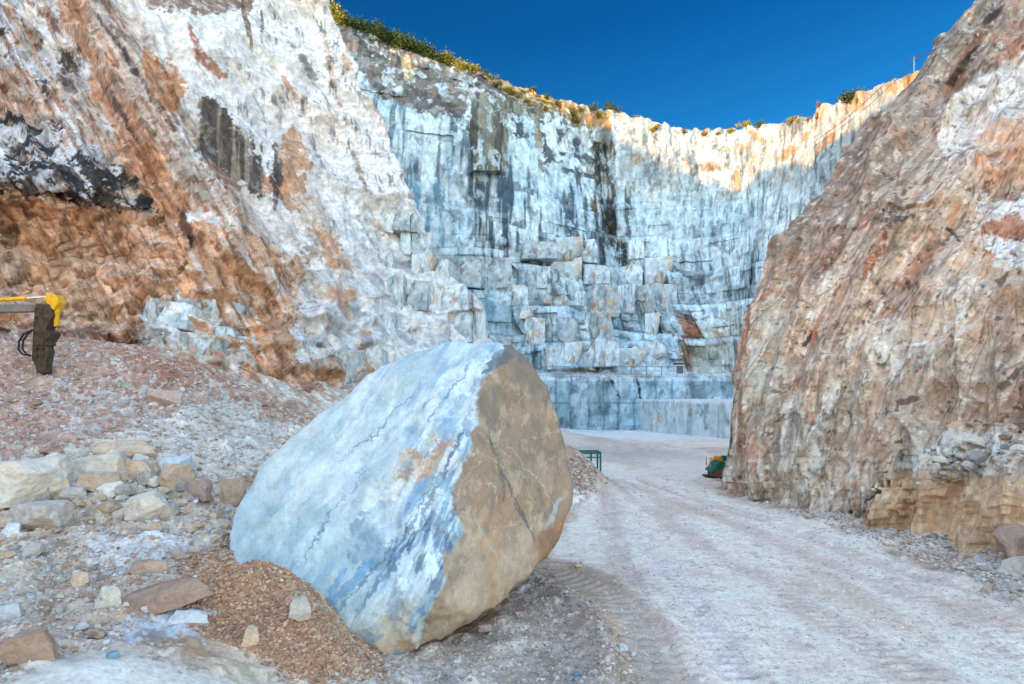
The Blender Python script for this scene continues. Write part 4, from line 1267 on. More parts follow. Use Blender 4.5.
# hero stones: column, row of the base, width and height in picture units, yaw, material, name, label
HERO = [
    (28, 514, 100, 50, .25, 'pale', 'long pale slab lying at the left end of the stone heap, bluish at its cut end', 'stone slab', 1.0),
    (97, 492, 62, 34, .1, 'pale', 'rounded pale stone between the long slab and the tan stones of the heap', 'rock', .9),
    (122, 467, 56, 25, .5, 'tan', 'pale topped tan stone resting highest on the heap', 'rock', .8),
    (140, 490, 46, 32, -.2, 'tan', 'square tan stone under the highest stone of the heap', 'rock', .9),
    (100, 500, 40, 20, .3, 'tan', 'flat sandy stone in front of the rounded pale stone', 'rock', 1),
    (174, 479, 34, 22, .1, 'blue', 'bright blue white stone at the right end of the stone heap', 'rock', .9),
    (176, 496, 34, 26, .9, 'tan', 'split tan stone just below the blue white stone', 'rock', .7),
    (148, 493, 26, 14, -.5, 'grey', 'small grey stone wedged beside the square tan stone', 'rock', .9),
    (78, 500, 20, 13, .2, 'blue', 'thin pale wedge leaning on the end of the long slab', 'rock', .6),
    (48, 533, 60, 30, -.5, 'grey', 'broad grey white stone lying below the long slab', 'rock', .9),
    (146, 524, 44, 28, .3, 'pale', 'pale stone with a blue underside alone on the dirt below the heap', 'rock', .9),
    (40, 510, 22, 26, 1.0, 'grey', 'dark grey stone propped under the long slab', 'rock', .6),
    (60, 505, 18, 20, .6, 'tan', 'small upright tan stone under the end of the long slab', 'rock', .8),
    (12, 540, 18, 18, .2, 'blue', 'blue white lump at the left edge below the grey stone', 'rock', .9),
    (166, 409, 34, 18, .3, 'pink', 'flat pinkish block alone high on the dirt slope', 'rock', .8),
    (232, 512, 26, 30, .5, 'tan', 'tan stone leaning beside the left end of the boulder', 'rock', .8),
    (200, 505, 30, 22, -.3, 'pink', 'pinkish stone between the heap and the boulder', 'rock', .8),
    (8, 620, 26, 16, .2, 'blue', 'pale blue slab at the left edge of the foreground', 'rock', .8),
    (80, 588, 18, 15, .4, 'tan', 'two toned tan lump in the open foreground rubble', 'rock', .9),
    (165, 622, 92, 24, -.42, 'brown', 'long reddish slab slanting up towards the spoil heap', 'stone slab', .5),
    (147, 580, 36, 18, .3, 'brown', 'dark reddish stone behind the long reddish slab', 'rock', .8),
    (108, 620, 20, 24, .9, 'pale', 'pale wedge standing upright left of the long reddish slab', 'rock', .5),
    (299, 625, 20, 26, .5, 'pale', 'pale greenish chip leaning against the foot of the boulder', 'rock', .4),
    (252, 648, 16, 20, .3, 'tan', 'small tan stone on the lower edge of the brown spoil heap', 'rock', .7),
    (113, 664, 13, 8, .6, 'teal', 'small deep blue stone on the edge of the white sludge', 'rock', .8),
    (28, 668, 44, 30, .2, 'brown', 'dark earthy lump in the bottom left corner', 'rock', .9),
    (190, 630, 36, 14, .3, 'blue', 'blue white slab at the upper edge of the white sludge', 'rock', .8),
    (484, 636, 15, 9, .2, 'pink', 'single pinkish pebble under the overhang of the boulder', 'rock', .9),
    (556, 655, 16, 9, .5, 'grey', 'grey stone in the gravel right of the boulder', 'rock', .9),
    (1016, 580, 30, 22, .5, 'pale', 'smooth white lump at the right edge of the road', 'rock', .9),
    (1022, 568, 60, 34, .2, 'brown', 'dark brown clod at the right edge against the cliff foot', 'rock', .9),
    (795, 500, 20, 13, .5, 'blue', 'white block fallen at the foot of the right cliff', 'rock', .9),
    (868, 514, 16, 12, .2, 'pale', 'pale lump beside the road below the right cliff', 'rock', .9),
]
ri = 0
for (px_, py_, wd, ht, yaw, mk, lab, cat, dep) in HERO:
    ri += 1
    x_, y_, z_ = hit(px_, py_ - ht * .12)
    y_ += wd / F * y_ * .25 * dep
    x_ = (px_ - CX) / F * y_
    z_ = zg(x_, y_)
    if 'highest on' in lab:
        z_ += .62
    s_ = y_ / F
    L_, H_ = wd * s_, ht * s_ * 1.12
    me = rock_mesh('rock', (L_, max(L_ * dep * .8, H_ * .6), H_), 500 + ri, n=44, jag=.06)
    o = link('stone_slab' if cat == 'stone slab' else 'rock', me, MR[mk])
    zb = EYE + (HY - (py_ - ht / 2)) / F * y_
    o.location = (x_, y_, max(z_ + H_ * .3, min(zb, z_ + H_ * .48)) if 'highest' not in lab else zb)
    tl = {'long pale slab lying at the left end of the stone heap, bluish at its cut end': (0, -.1, -.1), 'long reddish slab slanting up towards the spoil heap': (0, -.3, .25)}.get(lab, (random.uniform(-.15, .15), random.uniform(-.2, .2), yaw))
    o.rotation_euler = tl
    tag(o, lab, cat)

# loose stones: a few shapes, many copies
KINDS = {}
for mk in MR:
    KINDS[mk] = []
    for k in range(4):
        KINDS[mk].append(rock_mesh('stone', (1, random.uniform(.6, .9), random.uniform(.45, .75)), 700 + k * 7 + len(KINDS) * 31, n=13, jag=.07))
        KINDS[mk][-1].materials.append(MR[mk])


def inside(x, y, pts_):
    c = False
    n = len(pts_)
    for i in range(n):
        x0, y0 = pts_[i]
        x1, y1 = pts_[(i + 1) % n]
        if (y0 > y) != (y1 > y) and x < (x1 - x0) * (y - y0) / (y1 - y0) + x0:
            c = not c
    return c


def scatter(poly_, n, smin, smax, mats, label, group, name='stone', surf=None):
    xs, ys = [q[0] for q in poly_], [q[1] for q in poly_]
    k = 0
    n = int(n * (.66 if name == 'stone' else 1))
    while k < n:
        a, b = random.uniform(min(xs), max(xs)), random.uniform(min(ys), max(ys))
        if not inside(a, b, poly_):
            continue
        x_, y_, z_ = (surf or hit)(a, b)
        if surf is None:
            z_ = zg(x_, y_)
        s_ = smin * (smax / smin) ** (random.random() ** 2.2) * y_ / F
        o = bpy.data.objects.new(name, random.choice(KINDS[random.choice(mats)]))
        COL.objects.link(o)
        o.scale = (s_, s_, s_ * random.uniform(.7, 1.1))
        o.location = (x_, y_, z_ + s_ * .12)
        o.rotation_euler = (random.uniform(-.4, .4), random.uniform(-.4, .4), random.uniform(0, 6.3))
        tag(o, label, 'stone', group)
        k += 1


scatter([(0, 500), (60, 515), (200, 490), (235, 510), (220, 550), (100, 545), (0, 560)], 46, 8, 24, ['tan', 'pale', 'grey', 'pink', 'tan'],
        'small broken stone in the rubble heap left of the boulder', 'stones of the rubble heap')
scatter([(40, 500), (70, 470), (110, 458), (180, 462), (205, 490), (190, 515), (100, 520)], 84, 10, 30, ['tan', 'pale', 'tan', 'grey', 'pale'],
        'angular stone packed among the larger stones of the heap', 'stones packed in the heap')
scatter([(0, 360), (130, 355), (230, 400), (280, 430), (240, 470), (190, 455), (0, 460)], 60, 5, 15, ['pink', 'brown', 'blue', 'grey', 'pale'],
        'stone lying loose on the pink dirt slope at the left', 'stones on the dirt slope')
scatter([(0, 560), (180, 560), (190, 600), (110, 640), (40, 684), (0, 684)], 50, 7, 20, ['pale', 'pink', 'tan', 'blue', 'brown'],
        'loose stone in the foreground rubble at the lower left', 'stones in the foreground rubble')
scatter([(575, 560), (600, 560), (640, 650), (640, 684), (560, 684), (570, 600)], 34, 4, 12, ['blue', 'teal', 'blue', 'tan'],
        'bluish stone chip beside the wheel track', 'bluish chips by the wheel track')
scatter([(770, 492), (870, 508), (1000, 560), (1024, 590), (1000, 600), (900, 545), (780, 502)], 46, 4, 13, ['pale', 'tan', 'pink', 'blue'],
        'pale stone fallen along the right edge of the road', 'stones along the right road edge')
scatter([(925, 535), (1000, 522), (1024, 532), (1010, 548), (940, 548)], 40, 5, 12, ['blue', 'pale', 'teal', 'grey'],
        'blue white stone in the small pile by the right cliff foot', 'small pile by the right cliff foot')


def right_surf(a, b):
    k = np.argmin((RightU - a) ** 2 + (RightV - b) ** 2)
    q = RightP[k]
    return q[0] - .08, q[1] - .03, q[2]


scatter([(905, 470), (960, 440), (1024, 425), (1024, 470), (960, 480), (920, 490)], 95, 5, 19, ['pale', 'blue', 'pale', 'tan', 'grey'],
        'pale stone in the scree lying on the right cliff bank', 'scree stones on the right cliff bank', surf=right_surf)


def back_surf(a, b):
    q = back_point(a, b)
    return q[0], q[1] - .2, q[2]


scatter([(520, 300), (600, 290), (680, 310), (690, 366), (560, 368), (520, 340)], 40, 4, 15, ['blue', 'pale', 'grey', 'blue', 'pink'],
        'fallen marble block on the broken slope above the far bench', 'fallen blocks on the far slope', name='marble_block', surf=back_surf)
scatter([(560, 480), (600, 470), (625, 486), (600, 492)], 12, 3, 8, ['grey', 'pale', 'tan'],
        'stone on the low spoil heap behind the boulder', 'stones on the far spoil heap')

# squared and broken blocks on the terraces
def block_mesh(seed):
    r_ = np.random.default_rng(seed)
    D_, F_ = cube_sphere(26)
    nr = [[0, 0, 1], [0, 0, -1], [1, 0, 0], [-1, 0, 0], [0, 1, 0], [0, -1, 0]]
    dd_ = [1.] * 6
    for k in range(r_.integers(1, 4)):
        v_ = r_.normal(size=3)
        nr.append(v_ / np.linalg.norm(v_))
        dd_.append(r_.uniform(.85, 1.25))
    den_ = np.zeros(len(D_))
    for a, b in zip(nr, dd_):
        a = np.array(a, float) + r_.normal(size=3) * .05
        den_ += np.maximum(D_ @ a / b, 0) ** 70
    P_ = D_ * (den_ ** (-1 / 70))[:, None]
    P_ = P_ * (1 + .03 * fbm(P_ * 1.6 + seed, 4, seed % 50) + .035 * shards(P_ * 2.2 + seed, seed % 40, 1.0))[:, None]
    C_ = np.zeros((len(P_), 3)) + lin(206, 214, 214)
    q_ = P_ + seed * 3.3
    for c_, a_, b_, m_, sc_ in ((lin(150, 168, 176), -.1, .4, .7, (1.2, 1.2, .8)), (lin(206, 180, 146), .12, .35, .75, (1.0, 1.0, 1.2)), (lin(96, 102, 106), .2, .4, .6, (5, 5, 1.0)), (lin(232, 234, 232), .2, .4, .6, (3, 3, 2)),
                             (lin(196, 140, 100), .47, .6, .6, (1.3, 1.3, 1.3))):
        k_ = (ss(a_, b_, fbm(q_ * np.array(sc_), 5, seed % 37 + int(a_ * 100), .62)) * m_)[:, None]
        C_ = C_ * (1 - k_) + c_ * k_
    return mesh_from('marble_block', P_ * .5, F_, C_)


MBLK = rock_mat('block_marble', .3, .45, .28, rand=True, crack=.3, stretch=(1, 1, .4))
BLK = []
for k in range(10):
    BLK.append(block_mesh(1200 + k))
    BLK[-1].materials.append(MBLK)


def left_surf(a, b):
    k = np.argmin((LeftU - a) ** 2 + (LeftV - b) ** 2)
    return tuple(LeftP[k])


def blocks(rows_, label, group, surf, gap=.25, yaw=.14, emb=.33, tilt=.05):
    for (x0, x1, y_row, n, hgt) in rows_:
        xs_ = np.cumsum([0] + [random.uniform(.5, 1.5) for _ in range(n)])
        xs_ = x0 + xs_ / xs_[-1] * (x1 - x0)
        base_y = None
        for k in range(n):
            w_ = xs_[k + 1] - xs_[k]
            if random.random() < gap:
                continue
            a = (xs_[k] + xs_[k + 1]) / 2
            h_ = hgt * random.uniform(.75, 1.1)
            x_, y_, z_ = surf(a, y_row - h_ * .5)
            k_ = y_ / F
            o = bpy.data.objects.new('marble_block', random.choice(BLK))
            COL.objects.link(o)
            dpt = max(w_, h_) * k_ * random.uniform(1.1, 1.6)
            y2 = y_ + dpt * (emb + random.uniform(-.06, .1))
            o.scale = (w_ * k_ * 1.04, dpt, h_ * k_ * 1.08)
            o.location = ((a - CX) / F * y2, y2, EYE + (HY - y_row + h_ * .5) * k_)
            o.rotation_euler = (random.uniform(-tilt, tilt), random.uniform(-tilt, tilt), random.uniform(-yaw, yaw))
            tag(o, label, 'marble block', group)


blocks([(470, 690, 369, 10, 26), (480, 690, 343, 9, 28), (500, 700, 314, 9, 27), (450, 700, 287, 10, 25), (520, 640, 262, 5, 24)],
       'squared marble block stepping out of the far terraces', 'blocks on the far terraces', lambda a, b: tuple(back_point(a, b)))
blocks([(385, 488, 340, 5, 32), (372, 468, 310, 5, 30), (385, 452, 282, 4, 27), (388, 432, 256, 3, 24), (380, 418, 232, 3, 20)],
       'white squared block on the corner of the left cliff', 'blocks on the corner of the left cliff', left_surf, .12, .25, .24)
blocks([(143, 242, 362, 3, 34), (150, 235, 330, 3, 30), (300, 385, 378, 3, 30)],
       'pale blue white block breaking out of the orange foot of the left cliff', 'blocks in the foot of the left cliff', left_surf, .2, .4, .40, .14)

# gravel, uncountable: one mesh per kind of ground
ICO = np.array([(0, -.53, .85), (0, .53, .85), (0, -.53, -.85), (0, .53, -.85), (.85, 0, .53), (.85, 0, -.53), (-.85, 0, .53), (-.85, 0, -.53), (.53, .85, 0), (-.53, .85, 0), (.53, -.85, 0), (-.53, -.85, 0)])
_b = bmesh.new()
for q_ in ICO:
    _b.verts.new(tuple(q_))
bmesh.ops.convex_hull(_b, input=_b.verts)
_b.verts.index_update()
ICOF = np.array([[v.index for v in f.verts] for f in _b.faces])
ICO = np.array([v.co[:] for v in _b.verts])
_b.free()


def gravel(name, label, poly_, n, smin, smax, cols, exclude_road=True, lift=.2, pw=2.5):
    P2 = np.array(poly_, float)
    a = rng.uniform(P2[:, 0].min(), P2[:, 0].max(), n * 3)
    b = rng.uniform(P2[:, 1].min(), P2[:, 1].max(), n * 3)
    ok = np.array([inside(x, y, poly_) for x, y in zip(a, b)])
    a, b = a[ok][:n], b[ok][:n]
    n = len(a)
    # march to the ground
    Ys = 4.2 * (80 / 4.2) ** (np.arange(150) / 149)
    bx, by = np.zeros(n), np.zeros(n)
    done = np.zeros(n, bool)
    for Yk in Ys:
        x = (a - CX) / F * Yk
        zr = EYE + (HY - b) / F * Yk
        h_ = (~done)
        if not h_.any():
            break
        i_ = np.where(h_)[0]
        zz_ = ground_base(x[i_], np.full(len(i_), Yk))
        g_ = zz_ >= zr[i_]
        bx[i_[g_]], by[i_[g_]] = x[i_[g_]], Yk
        done[i_[g_]] = True
    bx, by = bx[done], by[done] + rng.uniform(-.5, .5, done.sum()) * .02 * by[done]
    n = len(bx)
    zf, _, _, rd_, pw_, _, _, _ = ground_full(bx, by)
    keep = (pw_ < .4)
    if exclude_road:
        keep &= rd_ < .6
    bx, by, zf = bx[keep], by[keep], zf[keep]
    n = len(bx)
    s_ = smin * (smax / smin) ** (rng.random(n) ** pw) * by / F * .5
    rot = rng.normal(size=(n, 3, 3))
    qx = rot[:, 0] / np.linalg.norm(rot[:, 0], axis=1, keepdims=True)
    qy = rot[:, 1] - (rot[:, 1] * qx).sum(1, keepdims=True) * qx
    qy /= np.linalg.norm(qy, axis=1, keepdims=True)
    qz = np.cross(qx, qy)
    V_ = ICO[None] * (1 + rng.uniform(-.35, .35, (n, 12, 1))) * rng.uniform(.55, 1.15, (n, 1, 3))
    V_ = V_[..., :1] * qx[:, None] + V_[..., 1:2] * qy[:, None] + V_[..., 2:] * qz[:, None]
    V_ = V_ * np.array([1, 1, .75]) * s_[:, None, None] + np.stack([bx, by, zf + s_ * lift], 1)[:, None]
    cc = np.array(cols)[rng.integers(0, len(cols), n)] * rng.uniform(.75, 1.15, (n, 1))
    F_ = (ICOF[None] + (np.arange(n) * 12)[:, None, None]).reshape(-1, 3)
    o = link(name, mesh_from(name, V_.reshape(-1, 3), F_, np.repeat(cc, 12, 0)), MG)
    tag(o, label, 'gravel', kind='stuff')


MG = rock_mat('gravel_grain', .03, .3, .2)
gravel('gravel', 'mixed rubble and gravel covering the slope left of the boulder', [(-60, 345), (130, 345), (240, 385), (330, 420), (300, 450), (235, 500), (235, 560), (180, 600), (60, 690), (-60, 690), (-260, 640), (-260, 360)],
       34000, 1.3, 7, [lin(196, 170, 152), lin(186, 150, 130), lin(206, 196, 190), lin(174, 136, 116), lin(200, 196, 196), lin(202, 184, 166)], pw=4.0)
gravel('dirt_clods', 'brown crumbly spoil piled against the left foot of the boulder', [(175, 560), (225, 540), (270, 550), (330, 600), (372, 650), (390, 684), (290, 684), (250, 650), (190, 635)],
       21000, 1.2, 6.5, [lin(188, 146, 118), lin(176, 134, 106), lin(200, 164, 136), lin(160, 120, 96)], lift=.3, pw=4)
gravel('gravel', 'loose gravel on the berm between the boulder and the road', [(330, 660), (480, 640), (560, 560), (600, 525), (660, 600), (680, 690), (330, 690)],
       14000, 1.0, 6, [lin(190, 172, 158), lin(176, 154, 138), lin(204, 192, 184), lin(186, 168, 152), lin(180, 160, 144)], pw=5)
gravel('gravel', 'fine pale gravel scattered over the road', [(580, 480), (740, 480), (1030, 580), (1030, 690), (640, 690)],
       12000, .8, 3.6, [lin(200, 196, 194), lin(176, 168, 164), lin(216, 214, 212), lin(186, 170, 158)], exclude_road=False, lift=.0, pw=3.5)
gravel('gravel', 'broken stone along the right edge of the road', [(740, 486), (880, 500), (1030, 540), (1030, 610), (900, 556), (760, 504)],
       9000, 1.2, 6, [lin(206, 186, 168), lin(190, 154, 130), lin(214, 208, 204), lin(200, 200, 202), lin(176, 142, 120)], pw=4)
gravel('gravel', 'gravel on the low spoil heap behind the boulder', [(560, 462), (600, 462), (635, 486), (560, 500)],
       1600, 1.2, 4.5, [lin(176, 150, 128), lin(190, 184, 180), lin(150, 118, 96)])

# ------------------------------------------------------------------ simple solids for machines
class MB:
    def __init__(s):
        s.bm = bmesh.new()

    def box(s, c, size, rot=(0, 0, 0), bev=.02):
        t = bmesh.new()
        bmesh.ops.create_cube(t, size=1)
        for v in t.verts:
            v.co = Vector((v.co.x * size[0], v.co.y * size[1], v.co.z * size[2]))
        if bev:
            bmesh.ops.bevel(t, geom=list(t.edges), offset=min(bev, min(size) * .3), segments=2, affect='EDGES', profile=.5)
        from mathutils import Euler
        R = Euler(rot).to_matrix()
        for v in t.verts:
            v.co = R @ v.co + Vector(c)
        s._add(t)
        return s

    def tube(s, a, b, r, r2=None, seg=16):
        a, b = Vector(a), Vector(b)
        t = bmesh.new()
        L = (b - a).length
        bmesh.ops.create_cone(t, cap_ends=True, segments=seg, radius1=r, radius2=r if r2 is None else r2, depth=L)
        q_ = (b - a).to_track_quat('Z', 'Y').to_matrix()
        for v in t.verts:
            v.co = q_ @ v.co + (a + b) / 2
        s._add(t)
        return s

    def prism(s, outline, y0, y1, bev=.02):
        """outline in x,z; extruded along y"""
        t = bmesh.new()
        a = [t.verts.new((x, y0, z)) for x, z in outline]
        b = [t.verts.new((x, y1, z)) for x, z in outline]
        t.faces.new(a)
        t.faces.new(b[::-1])
        n = len(a)
        for i in range(n):
            t.faces.new((a[i], b[i], b[(i + 1) % n], a[(i + 1) % n]))
        bmesh.ops.recalc_face_normals(t, faces=t.faces)
        if bev:
            bmesh.ops.bevel(t, geom=list(t.edges), offset=bev, segments=2, affect='EDGES', profile=.5)
        s._add(t)
        return s

    def curve(s, pts_, r, seg=8):
        for a, b in zip(pts_[:-1], pts_[1:]):
            s.tube(a, b, r, seg=seg)
        return s

    def _add(s, t):
        me = bpy.data.meshes.new('t')
        t.to_mesh(me)
        t.free()
        s.bm.from_mesh(me)
        bpy.data.meshes.remove(me)

    def build(s, name, mat, parent=None):
        me = bpy.data.meshes.new(name)
        s.bm.to_mesh(me)
        s.bm.free()
        return link(name, me, mat, parent)


def empty(name, loc, rz=0):
    o = bpy.data.objects.new(name, None)
    COL.objects.link(o)
    o.location = loc
    o.rotation_euler = (0, 0, rz)
    return o


M_YEL = plain('yellow_paint', lin(222, 170, 40), .45, var=.2)
M_GRYM = plain('worn_grey_paint', lin(120, 116, 112), .55, var=.25, scale=4)
M_DRK = plain('oily_dark_steel', lin(78, 66, 56), .5, .3, var=.45, scale=5)
M_BLK = plain('black_rubber', lin(30, 30, 30), .6)
M_CHR = plain('chrome_rod', lin(215, 220, 225), .18, 1., var=.03)
M_GRN = plain('green_paint', lin(14, 92, 78), .55, var=.25, scale=6)
M_ORG = plain('orange_paint', lin(214, 138, 40), .5, var=.2, scale=10)
M_RST = plain('rusty_sheet', lin(120, 82, 68), .8, var=.35, scale=7)
M_GLS = plain('dark_glass', lin(40, 52, 60), .1)
M_WHT = plain('white_enamel', lin(225, 228, 228), .4, var=.06)
M_STL = plain('galvanised_steel', lin(120, 128, 132), .45, .6)

# excavator with a hydraulic breaker: only the end of its arm reaches into the picture
EY = 25.0
kx = EY / F


def E(px_, py_, dy=0):
    return ((px_ - CX) * kx, EY + dy, EYE + (HY - py_) * kx)


gxe = (-150 - CX) * kx
ze = zg(gxe, EY)
ex = empty('excavator', (0, 0, 0))
tag(ex, 'yellow and grey excavator arm holding a dirty rock breaker at the left edge', 'excavator')
MB().prism([(E(-115, 0)[0], E(0, 322)[2]), (E(-100, 0)[0], E(0, 303)[2]), (E(40, 0)[0], E(0, 305)[2]), (E(52, 0)[0], E(0, 299)[2]), (E(50, 0)[0], E(0, 312)[2]), (E(38, 0)[0], E(0, 312)[2]), (E(0, 0)[0], E(0, 312.5)[2])],
           EY - .17, EY + .17).build('stick', M_GRYM, ex)
cy = MB().tube(E(-90, 305), E(26, 298.3), .085).build('cylinder', M_YEL, ex)
MB().tube(E(24, 298.4), E(55, 296), .045).build('rod', M_CHR, cy)
MB().prism([(E(52, 0)[0], E(0, 294)[2]), (E(60, 0)[0], E(0, 295.5)[2]), (E(63, 0)[0], E(0, 303)[2]), (E(57, 0)[0], E(0, 311)[2]), (E(50, 0)[0], E(0, 303)[2]), (E(47, 0)[0], E(0, 300)[2])], EY - .22, EY + .22, .03).build('linkage', M_YEL, ex)
MB().prism([(E(55, 0)[0], E(0, 308)[2]), (E(60, 0)[0], E(0, 305)[2]), (E(58, 0)[0], E(0, 326)[2]), (E(55, 0)[0], E(0, 327)[2])], EY - .08, EY + .08, .02).build('tool_link', M_YEL, ex)
br = MB()
br.prism([(E(40, 0)[0], E(0, 304)[2]), (E(54, 0)[0], E(0, 305)[2]), (E(57, 0)[0], E(0, 316)[2]), (E(50, 0)[0], E(0, 330)[2]), (E(52, 0)[0], E(0, 346)[2]), (E(37, 0)[0], E(0, 346)[2]), (E(38, 0)[0], E(0, 325)[2])], EY - .26, EY + .26, .03)
br.prism([(E(36, 0)[0], E(0, 345)[2]), (E(50, 0)[0], E(0, 345)[2]), (E(51.5, 0)[0], E(0, 352)[2]), (E(49, 0)[0], E(0, 364)[2]), (E(48.5, 0)[0], E(0, 374)[2]), (E(41, 0)[0], E(0, 375)[2]), (E(39, 0)[0], E(0, 366)[2]), (E(35.5, 0)[0], E(0, 360)[2])], EY - .21, EY + .21, .03)
for yy in (310, 318, 333, 349, 356):
    for dx in (41, 47):
        br.tube(E(dx, yy, -.3), E(dx, yy, .3), .06)
bk = br.build('breaker', M_DRK, ex)
MB().tube(E(45, 372), E(44.5, 384), .11, .08).build('chisel', M_DRK, bk)
MB().prism([(E(48, 0)[0], E(0, 334)[2]), (E(55, 0)[0], E(0, 331)[2]), (E(56, 0)[0], E(0, 334)[2]), (E(51, 0)[0], E(0, 342)[2]), (E(48, 0)[0], E(0, 344)[2])], EY - .3, EY + .3, .02).build('bracket', M_DRK, bk)
for k, (dx, dy) in enumerate([(0, -.33), (5, -.38)]):
    hs = [E(38 + dx * .4, 331, dy), E(30 + dx, 335, dy), E(25.5 + dx, 342, dy), E(25 + dx, 350, dy), E(29 + dx, 355, dy), E(37, 356, dy)]
    MB().curve(hs, .035).build('hose', M_BLK, ex)
MB().prism([(gxe + .2, ze + 1.6), (gxe + 1.0, ze + 2.0), (E(-95, 0)[0] - .1, E(0, 302)[2]), (E(-105, 0)[0], E(0, 322)[2] - .2), (gxe + 0.1, ze + 1.2)], EY - .22, EY + .22, .04).build('boom', M_YEL, ex)
MB().box((gxe - 1.6, EY, ze + 1.75), (3.6, 2.6, 1.2), bev=.12).box((gxe - 2.9, EY, ze + 1.9), (1.2, 2.7, 1.4), bev=.2).tube((gxe - 1.2, EY, ze + .7), (gxe - 1.2, EY, ze + 1.2), .7).build('body', M_YEL, ex)
cab = MB().box((gxe - .5, EY - .75, ze + 2.6), (1.5, 1.1, 1.7), bev=.12).build('cab', M_GRYM, ex)
MB().box((gxe - .5, EY - 1.31, ze + 2.8), (1.2, .04, 1.0)).box((gxe + .26, EY - .75, ze + 2.75), (.04, .9, 1.2)).build('window', M_GLS, cab)
for sy in (-1, 1):
    tr = MB().box((gxe - 1.2, EY + sy * 1.15, ze + .42), (4.0, .55, .84), bev=.28)
    for k in range(14):
        tr.box((gxe - 3.0 + k * .275, EY + sy * 1.15, ze + .85), (.09, .58, .06), bev=.01)
    tr.build('track', M_BLK, ex)

# green steel stand, partly behind the boulder
x_, y_, _ = hit(588, 474)
y_ = 30.5
x0, x1 = (571 - CX) / F * y_, (600.5 - CX) / F * y_
zb = min(zg(x0, y_), zg(x1, y_)) - .05
zt = EYE + (HY - 453) / F * y_
st_ = empty('steel_stand', ((x0 + x1) / 2, y_, zb))
tag(st_, 'dark green steel stand showing from behind the boulder on the quarry floor', 'steel stand')
xl, hgt, dp = (x1 - x0) / 2, zt - zb, 1.1
MB().box((0, 0, hgt), (2 * xl, .09, .09), bev=.01).box((0, dp, hgt), (2 * xl, .09, .09), bev=.01).box((-xl, dp / 2, hgt), (.09, dp, .09), bev=.01).box((xl, dp / 2, hgt), (.09, dp, .09), bev=.01) \
    .box((0, 0, hgt - .22), (2 * xl, .05, .06), bev=.01).build('top_frame', M_GRN, st_)
for a, b in ((-xl, 0), (xl, 0), (-xl, dp), (xl, dp), (xl * .35, 0)):
    MB().box((a, b, hgt / 2 - .05), (.09, .09, hgt), bev=.01).build('leg', M_GRN, st_)

# compressor under a green sheet at the foot of the right cliff
y_ = 28.5
px0 = (717 - CX) / F * y_
zb = zg(px0, y_)
cp = empty('compressor', (px0, y_, zb))
tag(cp, 'small rusty compressor with green cover and orange guard by the right cliff foot', 'compressor')
U_ = y_ / F
MB().box((.0, 0, 6 * U_), (12 * U_, .9, 9.5 * U_), (0, 0, .1), bev=.03).build('housing', M_RST, cp)
MB().box((-1.5 * U_, 0, 1.0 * U_), (18 * U_, 1.1, 1.6 * U_), (0, .05, .1), bev=.02).build('skid', M_BLK, cp)
MB().prism([(-9 * U_, 6.5 * U_), (-8 * U_, 9 * U_), (-5.5 * U_, 10.5 * U_), (-4 * U_, 15 * U_), (-1 * U_, 17 * U_), (6 * U_, 16.5 * U_), (8 * U_, 13 * U_), (7.5 * U_, 10 * U_), (-4 * U_, 10 * U_), (-6 * U_, 6.5 * U_)], -.5, .5, .03).build('cover', M_GRN, cp)
gf = MB().box((-8 * U_, -.2, 15.5 * U_), (.05, .06, 9 * U_), bev=.01).box((-4.2 * U_, -.2, 19.6 * U_), (8 * U_, .06, .05), bev=.01).box((-8 * U_, .4, 15.5 * U_), (.05, .06, 9 * U_), bev=.01)
gf.build('guard_rail', M_ORG, cp)
en = MB().box((1 * U_, 0, 19.3 * U_), (4.6 * U_, .5, 4.6 * U_), (0, .1, .2), bev=.04).tube((1.5 * U_, -.3, 19 * U_), (1.5 * U_, -.12, 19 * U_), .1).build('engine', M_ORG, cp)
MB().tube((5.5 * U_, -.2, 17 * U_), (5.5 * U_, -.2, 22.5 * U_), .11).tube((6 * U_, .2, 16 * U_), (6 * U_, .2, 21 * U_), .14).build('tank', M_GRN, cp)

# safety railing and cabinet on the far bench
yb = 73.2
zb = EYE + (HY - 375.5) / F * 72
xa, xb = (540 - CX) / F * yb, (692 - CX) / F * yb
rl = empty('safety_railing', (xa, yb, zb))
tag(rl, 'thin grey safety railing along the lip of the far bench', 'railing')
Lr = xb - xa
MB().tube((0, 0, 1.1), (Lr, 0, 1.1), .035, seg=6).tube((0, 0, .6), (Lr, 0, .6), .025, seg=6).build('rail', M_STL, rl)
for k in range(11):
    MB().box((Lr * k / 10, 0, .55), (.07, .07, 1.3), bev=.01).build('post', M_STL, rl)
cb = empty('cabinet', ((679 - CX) / F * 74, 74, zb))
tag(cb, 'small white site cabinet standing on the far bench behind the railing', 'cabinet')
MB().box((0, 0, .75), (1.0, .8, 1.3), bev=.04).box((0, 0, .05), (1.1, .9, .2), bev=.02).build('body', M_WHT, cb)
MB().box((0, -.415, .78), (.78, .03, .95), bev=.01).build('door', M_STL, cb)
MB().box((0, 0, 1.5), (1.2, 1.0, .12), bev=.02).build('roof', M_BLK, cb)

